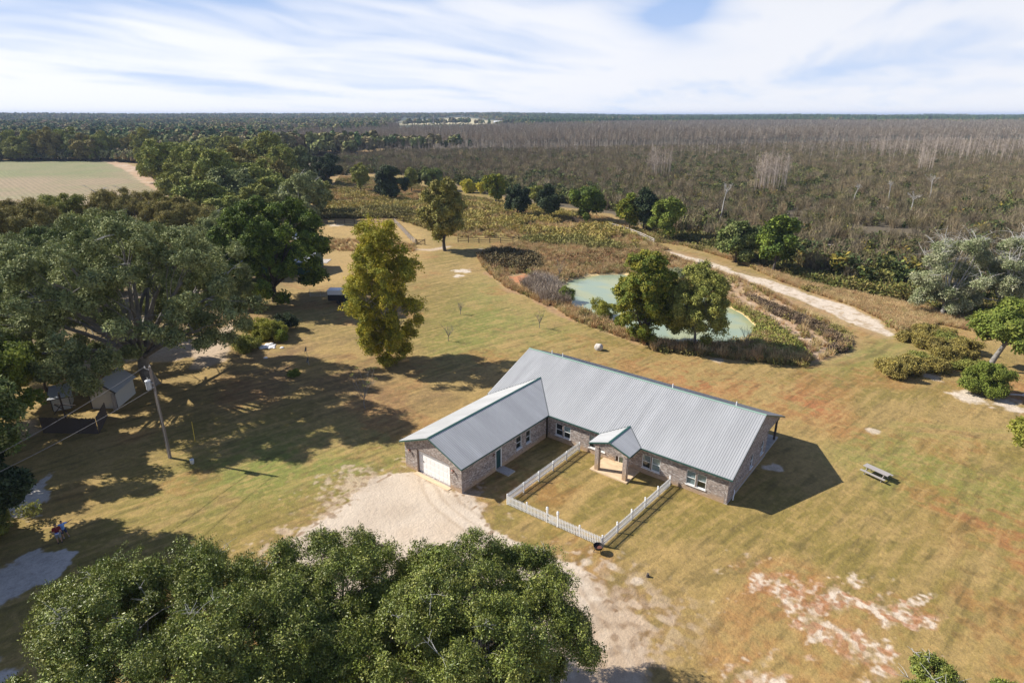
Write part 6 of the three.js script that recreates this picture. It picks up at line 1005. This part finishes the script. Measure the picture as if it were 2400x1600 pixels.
  scatter([[-373.29, -107.12], [-395.27, -119.84], [-289.54, -86.18], [-224.37, -60.58], [-272.05, -77.46]], 160, 90, (x, z, q) => { const s = 0.3 + 0.3 * q(); U[0].push([x, height(x, z) - 0.4, z, 0, 1, 0, q() * TAU, [s, s * 0.9, s], tint(hp, q)]); });
  stuff('field_edge_growth', [hard[0]], farLeaf, U, 'leafy undergrowth along the edge of the drilled field', 'undergrowth');
  // far farm buildings, pale in the open field
  const far = (x, z, w, h, d, label, name = 'far_barn') => { const o = thing(name, label, 'building', [x, height(x, z), z], -Math.atan2(RZ, RX)); part('wall', bx(w, h, d, 0, h / 2, 0), M.white, o); part('roof', [slab([[-w / 2 - 0.5, h, d / 2 + 0.5], [w / 2 + 0.5, h, d / 2 + 0.5], [w / 2 + 0.5, h + d * 0.25, 0], [-w / 2 - 0.5, h + d * 0.25, 0]], 0.2), slab([[-w / 2 - 0.5, h + d * 0.25, 0], [w / 2 + 0.5, h + d * 0.25, 0], [w / 2 + 0.5, h, -d / 2 - 0.5], [-w / 2 - 0.5, h, -d / 2 - 0.5]], 0.2)], M.white, o); };
  far(-1418.76, -1684.46, 30, 6, 14, 'long white barn at the right end of the far open field'); far(-1601.58, -1538.42, 22, 4, 10, 'white house in the middle of the far open field', 'far_house'); far(-1767.4, -1605.6, 14, 4, 9, 'small white house left in the far open field', 'far_house');
  for (const [x, z, l] of [[-1412.16, -1135.56, 'left'], [-1239.22, -1194.91, 'right']]) { const o = thing('utility_pole', `distant pale utility pole, ${l} one of the far pair`, 'utility pole', [x, height(x, z), z]); part('shaft', rod([0, 0, 0], [0, 24, 0], 0.5, 0.35), BARK.pale, o); part('crossarm', bx(5, 0.4, 0.4, 0, 22, 0), BARK.pale, o); }
}
// --- meadow, weeds and tall grass ---
{
  const gr = [twigs(81, 46, 1.0, 0.045, 0.55, 0.2), twigs(82, 46, 1.3, 0.05, 0.7, 0.25)], dome = [sprig(83, 60, 0.34, 0.16, 0.75, 0.62, 0.8)];
  const straw = [[0.56, 0.40, 0.20], [0.47, 0.31, 0.15], [0.36, 0.21, 0.10], [0.62, 0.48, 0.26], [0.36, 0.31, 0.12]], gold = [[0.38, 0.32, 0.08], [0.30, 0.27, 0.07], [0.46, 0.36, 0.11], [0.34, 0.24, 0.10], [0.24, 0.23, 0.07]], weed = [[0.22, 0.22, 0.06], [0.28, 0.24, 0.07], [0.19, 0.155, 0.06]];
  const T = [[], []], Dm = [[]];
  const water = (x, z) => sdPoly(POND, x, z) < 1.2;
  const blade = (x, z, r, s, pal) => { if (water(x, z) || CLEAR(x, z)) return; T[r() < 0.5 ? 0 : 1].push([x, height(x, z) - 0.03, z, (r() - 0.5) * 0.3, 1, (r() - 0.5) * 0.3, r() * TAU, s * (0.6 + 0.6 * r()), tint(pal, r)]); };
  const bush = (x, z, r, s, pal) => { if (water(x, z) || CLEAR(x, z)) return; const k = s * (0.6 + 0.8 * r()); Dm[0].push([x, height(x, z) + 0.35 * k, z, (r() - 0.5) * 0.3, 1, (r() - 0.5) * 0.3, r() * TAU, [k * 1.1, k, k * 1.1], tint(pal, r)]); };
  scatter(Z.reeds.p, 12500, 91, (x, z, r) => { const n = fbm(x / 6 + 3, z / 6, 3); if (sdPoly(Z.dambare.p, x, z) < 0 && r() < 0.86) return; if (sdPoly(Z.redclay.p, x, z) < 0.5) return; if (n > 0.5 && r() < 0.3) bush(x, z, r, 0.9, weed); else blade(x, z, r, 0.8 + 0.5 * n, straw); });
  scatter([[-11.92, -62.72], [-6.58, -61.63], [-0.41, -56.86], [6.97, -47.83], [10.77, -40.17], [6.12, -39.82], [1.84, -41.35], [0.27, -50.21]], 900, 92, (x, z, r) => bush(x, z, r, 0.9, [[0.264, 0.279, 0.062], [0.202, 0.217, 0.054], [0.31, 0.264, 0.078]]));
  scatter([[-10.16, -33.66], [-4.64, -37.12], [0.94, -40.16], [9.85, -41.52], [10.46, -39.12], [2.4, -35.98], [-8.99, -31.3]], 480, 93, (x, z, r) => (r() < 0.5 ? bush(x, z, r, 0.9, weed) : blade(x, z, r, 1.2, straw)));
  scatter([[-71.49, -63.43], [-70.93, -70.37], [-60.93, -71.86], [-52.59, -62.27], [-53.95, -57.51], [-63.36, -58.04]], 700, 94, (x, z, r) => bush(x, z, r, 1.5, [[0.132, 0.101, 0.046], [0.171, 0.124, 0.054], [0.109, 0.093, 0.039]]));
  scatter([[-46.18, -91.49], [-37.55, -93.73], [-31.04, -89.62], [-32.36, -78.43], [-41.43, -74.44], [-46.97, -70.02], [-56.45, -69.33], [-55.02, -76.58]], 700, 95, (x, z, r) => bush(x, z, r, 1.1, [[0.248, 0.132, 0.062], [0.31, 0.171, 0.078], [0.202, 0.171, 0.062]]));
  scatter([[-48.21, -54.69], [-39.84, -52.36], [-31.71, -43.3], [-34.88, -40.78], [-46.1, -47.36]], 500, 96, (x, z, r) => blade(x, z, r, 1.9, [[0.372, 0.31, 0.248], [0.279, 0.217, 0.155]]));
  scatter([[-8.29, -70.19], [0.23, -64.69], [7.21, -59.98], [12.85, -53.75], [13.41, -49.2], [11.88, -46.62], [11.78, -52.65], [6.48, -57.39], [-0.21, -61.06]], 900, 97, (x, z, r) => bush(x, z, r, 0.75, [[0.155, 0.109, 0.078], [0.186, 0.139, 0.078]]));
  scatter(Z.meadow.p, 9000, 98, (x, z, r) => { const n = fbm(x / 9 + 30, z / 9 + 2, 3); if (n > 0.42) bush(x, z, r, 1.5, gold); else if (r() < 0.6) blade(x, z, r, 1.0, straw); });
  scatter([[-77.97, -88.6], [-69.38, -97.97], [-47.4, -96.09], [-44.18, -97.24], [-46.18, -91.49], [-62.15, -87.2], [-71.76, -82.5]], 420, 99, (x, z, r) => bush(x, z, r, 1.5, [[0.264, 0.24, 0.07], [0.202, 0.194, 0.062]]));
  scatter([[-163.3, -80.76], [-155.74, -103.33], [-140.25, -104.48], [-127.39, -94.57], [-140.4, -86.55], [-153.15, -72.82]], 900, 100, (x, z, r) => bush(x, z, r, 1.6, [[0.248, 0.225, 0.062], [0.186, 0.171, 0.054], [0.155, 0.124, 0.046]]));
  scatter([[-39.95, -109.43], [-1.8, -87.14], [16.97, -82.19], [34.7, -89.6], [34.77, -70.04], [23.26, -72.8], [18.23, -63.21], [8.12, -75.12], [-5.37, -84.29], [-29.26, -107.06]], 7000, 121, (x, z, r) => { const n = fbm(x / 9 + 8, z / 9, 3); if (n > 0.58 && r() < 0.3) bush(x, z, r, 1.0, weed); else blade(x, z, r, 0.8, straw); });
  scatter(Z.strawB.p, 16000, 101, (x, z, r) => { const n = fbm(x / 12 + 8, z / 12, 3); if (r() < 0.2 && n > 0.5) bush(x, z, r, 1.1, weed); else blade(x, z, r, 0.75, straw); });
  scatter([[12.58, -92.54], [34.68, -95.63], [34.7, -90.9], [25.2, -79.47], [17.19, -85.98], [2.61, -86.27], [-2.58, -90.19]], 1500, 102, (x, z, r) => bush(x, z, r, 1.5, [[0.10, 0.13, 0.03], [0.14, 0.155, 0.035], [0.22, 0.19, 0.05], [0.19, 0.15, 0.06]]));
  scatter([[-59.46, -127.09], [-46.87, -115.96], [-30.31, -109.74], [-12.94, -97.2], [-1.27, -88.46], [15.25, -84.43], [14.78, -87.84], [-4.02, -95.86], [-34.38, -123.42], [-61.04, -136.27]], 1800, 122, (x, z, r) => bush(x, z, r, 1.5, [[0.13, 0.14, 0.035], [0.20, 0.17, 0.05], [0.10, 0.115, 0.03], [0.24, 0.18, 0.07]]));
  scatter([[-126.16, -52.62], [-95.72, -64.88], [-88.35, -56.46], [-110.68, -42.03]], 600, 103, (x, z, r) => blade(x, z, r, 0.8, straw));
  stuff('tall_grass', gr, dryMat, T, 'tall rusty dry grass around the pond and along the scrub', 'grass'); stuff('weed_clumps', dome, leafMat, Dm, 'golden and olive weed clumps in the meadow and pond banks', 'weeds');
}


// ---------- two people on the lower left lawn ----------
function field(bones, cell, blend = 0.03) {   // bones: [ax, ay, az, ra, bx, by, bz, rb]
  const lo = [1e9, 1e9, 1e9], hi = [-1e9, -1e9, -1e9]; for (const b of bones) for (const o of [0, 4]) for (let c = 0; c < 3; c++) { lo[c] = Math.min(lo[c], b[o + c] - b[o + 3]); hi[c] = Math.max(hi[c], b[o + c] + b[o + 3]); }
  const size = Math.max(hi[0] - lo[0], hi[1] - lo[1], hi[2] - lo[2]) / 2 + cell * 3, ctr = [0, 1, 2].map((c) => (lo[c] + hi[c]) / 2), N = Math.min(110, Math.ceil((2 * size) / cell)), mc = new MarchingCubes(N, undefined, false, false, 120000);
  const half = N / 2;
  for (let k = 0; k < N; k++) for (let j = 0; j < N; j++) for (let i = 0; i < N; i++) {
    const x = ctr[0] + ((i - half) / half) * size, y = ctr[1] + ((j - half) / half) * size, z = ctr[2] + ((k - half) / half) * size; let d = 1e9;
    for (const b of bones) { const ex = b[4] - b[0], ey = b[5] - b[1], ez = b[6] - b[2], t = Math.min(1, Math.max(0, ((x - b[0]) * ex + (y - b[1]) * ey + (z - b[2]) * ez) / (ex * ex + ey * ey + ez * ez || 1))), q = Math.hypot(x - b[0] - ex * t, y - b[1] - ey * t, z - b[2] - ez * t) - lerp(b[3], b[7], t), h = Math.max(0, blend - Math.abs(d - q)) / blend; d = Math.min(d, q) - h * h * blend * 0.25; }
    mc.field[i + j * N + k * N * N] = -d;
  }
  mc.isolation = 0; mc.update();
  const n = mc.count, g = new THREE.BufferGeometry(), p = new Float32Array(n * 3); for (let i = 0; i < n * 3; i++) p[i] = ctr[i % 3] + mc.positionArray[i] * size;
  g.setAttribute('position', new THREE.BufferAttribute(p, 3)); g.setAttribute('normal', new THREE.BufferAttribute(mc.normalArray.slice(0, n * 3), 3)); g.setAttribute('uv', new THREE.BufferAttribute(new Float32Array(n * 2), 2));
  return g;
}
function person(label, at, turn, s, cloth, pose) {
  const o = thing('person', label, 'person', at, turn); o.scale.setScalar(s);
  const P = pose, B = (a, ra, b, rb) => [...P[a], ra, ...P[b], rb], skin = std(0.42, 0.24, 0.16, 0.6);
  const body = [B('hip', 0.13, 'chest', 0.14), B('chest', 0.12, 'neck', 0.06), B('neck', 0.055, 'head', 0.06), B('sl', 0.06, 'el', 0.045), B('el', 0.043, 'hl', 0.03), B('sr', 0.06, 'er', 0.045), B('er', 0.043, 'hr', 0.03), B('sl', 0.07, 'sr', 0.07), B('pl', 0.085, 'kl', 0.06), B('kl', 0.058, 'al', 0.036), B('pr', 0.085, 'kr', 0.06), B('kr', 0.058, 'ar', 0.036), B('pl', 0.09, 'pr', 0.09)];
  const fingers = []; for (const [h, e] of [['hl', 'el'], ['hr', 'er']]) { const d = new THREE.Vector3(...P[h]).sub(new THREE.Vector3(...P[e])).normalize(), c = new THREE.Vector3().crossVectors(d, new THREE.Vector3(0, 1, 0)).normalize(), w = new THREE.Vector3(...P[h]), palm = w.clone().addScaledVector(d, 0.075); body.push([...P[h], 0.03, ...palm.toArray(), 0.036]); for (let k = 0; k < 4; k++) { const q = palm.clone().addScaledVector(c, (k - 1.5) * 0.021).addScaledVector(d, 0.015), m = q.clone().addScaledVector(d, [0.035, 0.042, 0.04, 0.03][k]), t = m.clone().addScaledVector(d, 0.024).add(new THREE.Vector3(0, -0.018, 0)); fingers.push(rod(q.toArray(), m.toArray(), 0.0095, 0.009), rod(m.toArray(), t.toArray(), 0.009, 0.007)); } const th = w.clone().addScaledVector(d, 0.03).addScaledVector(c, -0.03); fingers.push(rod(th.toArray(), th.clone().addScaledVector(d, 0.04).addScaledVector(c, -0.025).toArray(), 0.011, 0.008)); }
  const H = P.head, hf = field([[H[0], H[1] + 0.01, H[2], 0.088, H[0], H[1] + 0.07, H[2] - 0.015, 0.092], [H[0], H[1] - 0.04, H[2] + 0.03, 0.055, H[0], H[1] - 0.06, H[2] + 0.04, 0.045], [H[0], H[1] + 0.02, H[2] + 0.09, 0.012, H[0], H[1] - 0.01, H[2] + 0.105, 0.016], [H[0] - 0.092, H[1] + 0.02, H[2], 0.016, H[0] - 0.092, H[1] - 0.01, H[2], 0.012], [H[0] + 0.092, H[1] + 0.02, H[2], 0.016, H[0] + 0.092, H[1] - 0.01, H[2], 0.012], [P.neck[0], P.neck[1], P.neck[2], 0.05, H[0], H[1] - 0.04, H[2], 0.05]], 0.012, 0.02);
  part('body', [field(body, 0.022, 0.04), hf, ...fingers], skin, o);
  part('eyes', [new THREE.SphereGeometry(0.013, 8, 6).translate(H[0] - 0.034, H[1] + 0.025, H[2] + 0.086), new THREE.SphereGeometry(0.013, 8, 6).translate(H[0] + 0.034, H[1] + 0.025, H[2] + 0.086)], M.dark, o);
  part('hair', field([[H[0], H[1] + 0.055, H[2] - 0.035, 0.09, H[0], H[1] + 0.095, H[2] - 0.015, 0.086], [H[0], H[1] + 0.0, H[2] - 0.06, 0.06, H[0], H[1] + 0.05, H[2] - 0.05, 0.075]], 0.014, 0.02), std(...cloth.hair, 0.8), o);
  const mid = (a, b, t) => P[a].map((v, i) => lerp(v, P[b][i], t));
  part('shirt', field([[...mid('hip', 'chest', 0.05), 0.155, ...P.chest, 0.165], [...P.chest, 0.14, ...mid('chest', 'neck', 0.75), 0.075], [...P.sl, 0.088, ...P.sr, 0.088], [...P.sl, 0.085, ...mid('sl', 'el', 0.7), 0.07], [...P.sr, 0.085, ...mid('sr', 'er', 0.7), 0.07]], 0.024, 0.05), std(...cloth.shirt, 0.85), o);
  part('shorts', field([[...P.pl, 0.118, ...mid('pl', 'kl', 0.85), 0.088], [...P.pr, 0.118, ...mid('pr', 'kr', 0.85), 0.088], [...P.pl, 0.12, ...P.pr, 0.12], [...P.hip, 0.14, ...mid('hip', 'chest', 0.1), 0.145]], 0.024, 0.03), std(...cloth.shorts, 0.85), o);
  for (const a of ['al', 'ar']) part('shoe', field([[P[a][0], 0.05, P[a][2] - 0.03, 0.048, P[a][0], 0.04, P[a][2] + 0.14, 0.04]], 0.012, 0.02), std(...cloth.shoe, 0.7), o);
  return o;
}
{
  const toCam = (x, z) => Math.atan2(27.5 - x, 48.21 - z);
  const stand = { hip: [0, 0.95, 0], chest: [0, 1.3, 0.01], neck: [0, 1.5, 0], head: [0, 1.64, 0.03], sl: [0.19, 1.42, 0], sr: [-0.19, 1.42, 0], el: [0.27, 1.16, 0.08], hl: [0.10, 1.1, 0.32], er: [-0.27, 1.16, 0.08], hr: [-0.10, 1.1, 0.32], pl: [0.1, 0.9, 0], pr: [-0.1, 0.9, 0], kl: [0.12, 0.5, 0.05], kr: [-0.11, 0.5, 0.02], al: [0.13, 0.09, 0.0], ar: [-0.12, 0.09, -0.02] };
  { const p = [-27.57, 0, 39.22]; person('person in a dark red shirt and grey shorts holding a controller', p, toCam(p[0], p[2]) - 0.1, 1.02, { shirt: [0.16, 0.012, 0.016], shorts: [0.20, 0.22, 0.24], hair: [0.06, 0.045, 0.035], shoe: [0.03, 0.03, 0.035] }, stand);
    const c = thing('controller', 'pale hand controller held by the person in red', 'controller', p, toCam(p[0], p[2]) - 0.1); part('body', [bx(0.26, 0.05, 0.14, 0, 1.14, 0.43), rod([0.1, 1.16, 0.36], [0.1, 1.24, 0.36], 0.008), rod([-0.1, 1.16, 0.36], [-0.1, 1.24, 0.36], 0.008)], std(0.6, 0.62, 0.66), c); part('screen', bx(0.2, 0.012, 0.13, 0, 1.2, 0.4), std(0.1, 0.2, 0.55, 0.2), c); }
  { const p = [-28, 0, 38.72]; const q = { ...stand, hl: [0.66, 1.52, 0.1], el: [0.42, 1.42, 0.05], kl: [0.18, 0.5, 0.04], al: [0.26, 0.09, 0.0], hr: [-0.22, 0.95, 0.22] }; person('person in a light blue shirt with one arm stretched out', p, toCam(p[0], p[2]) + 0.15, 0.93, { shirt: [0.22, 0.38, 0.72], shorts: [0.03, 0.04, 0.09], hair: [0.05, 0.035, 0.028], shoe: [0.3, 0.28, 0.28] }, q); }
}
renderer.render(scene, camera);
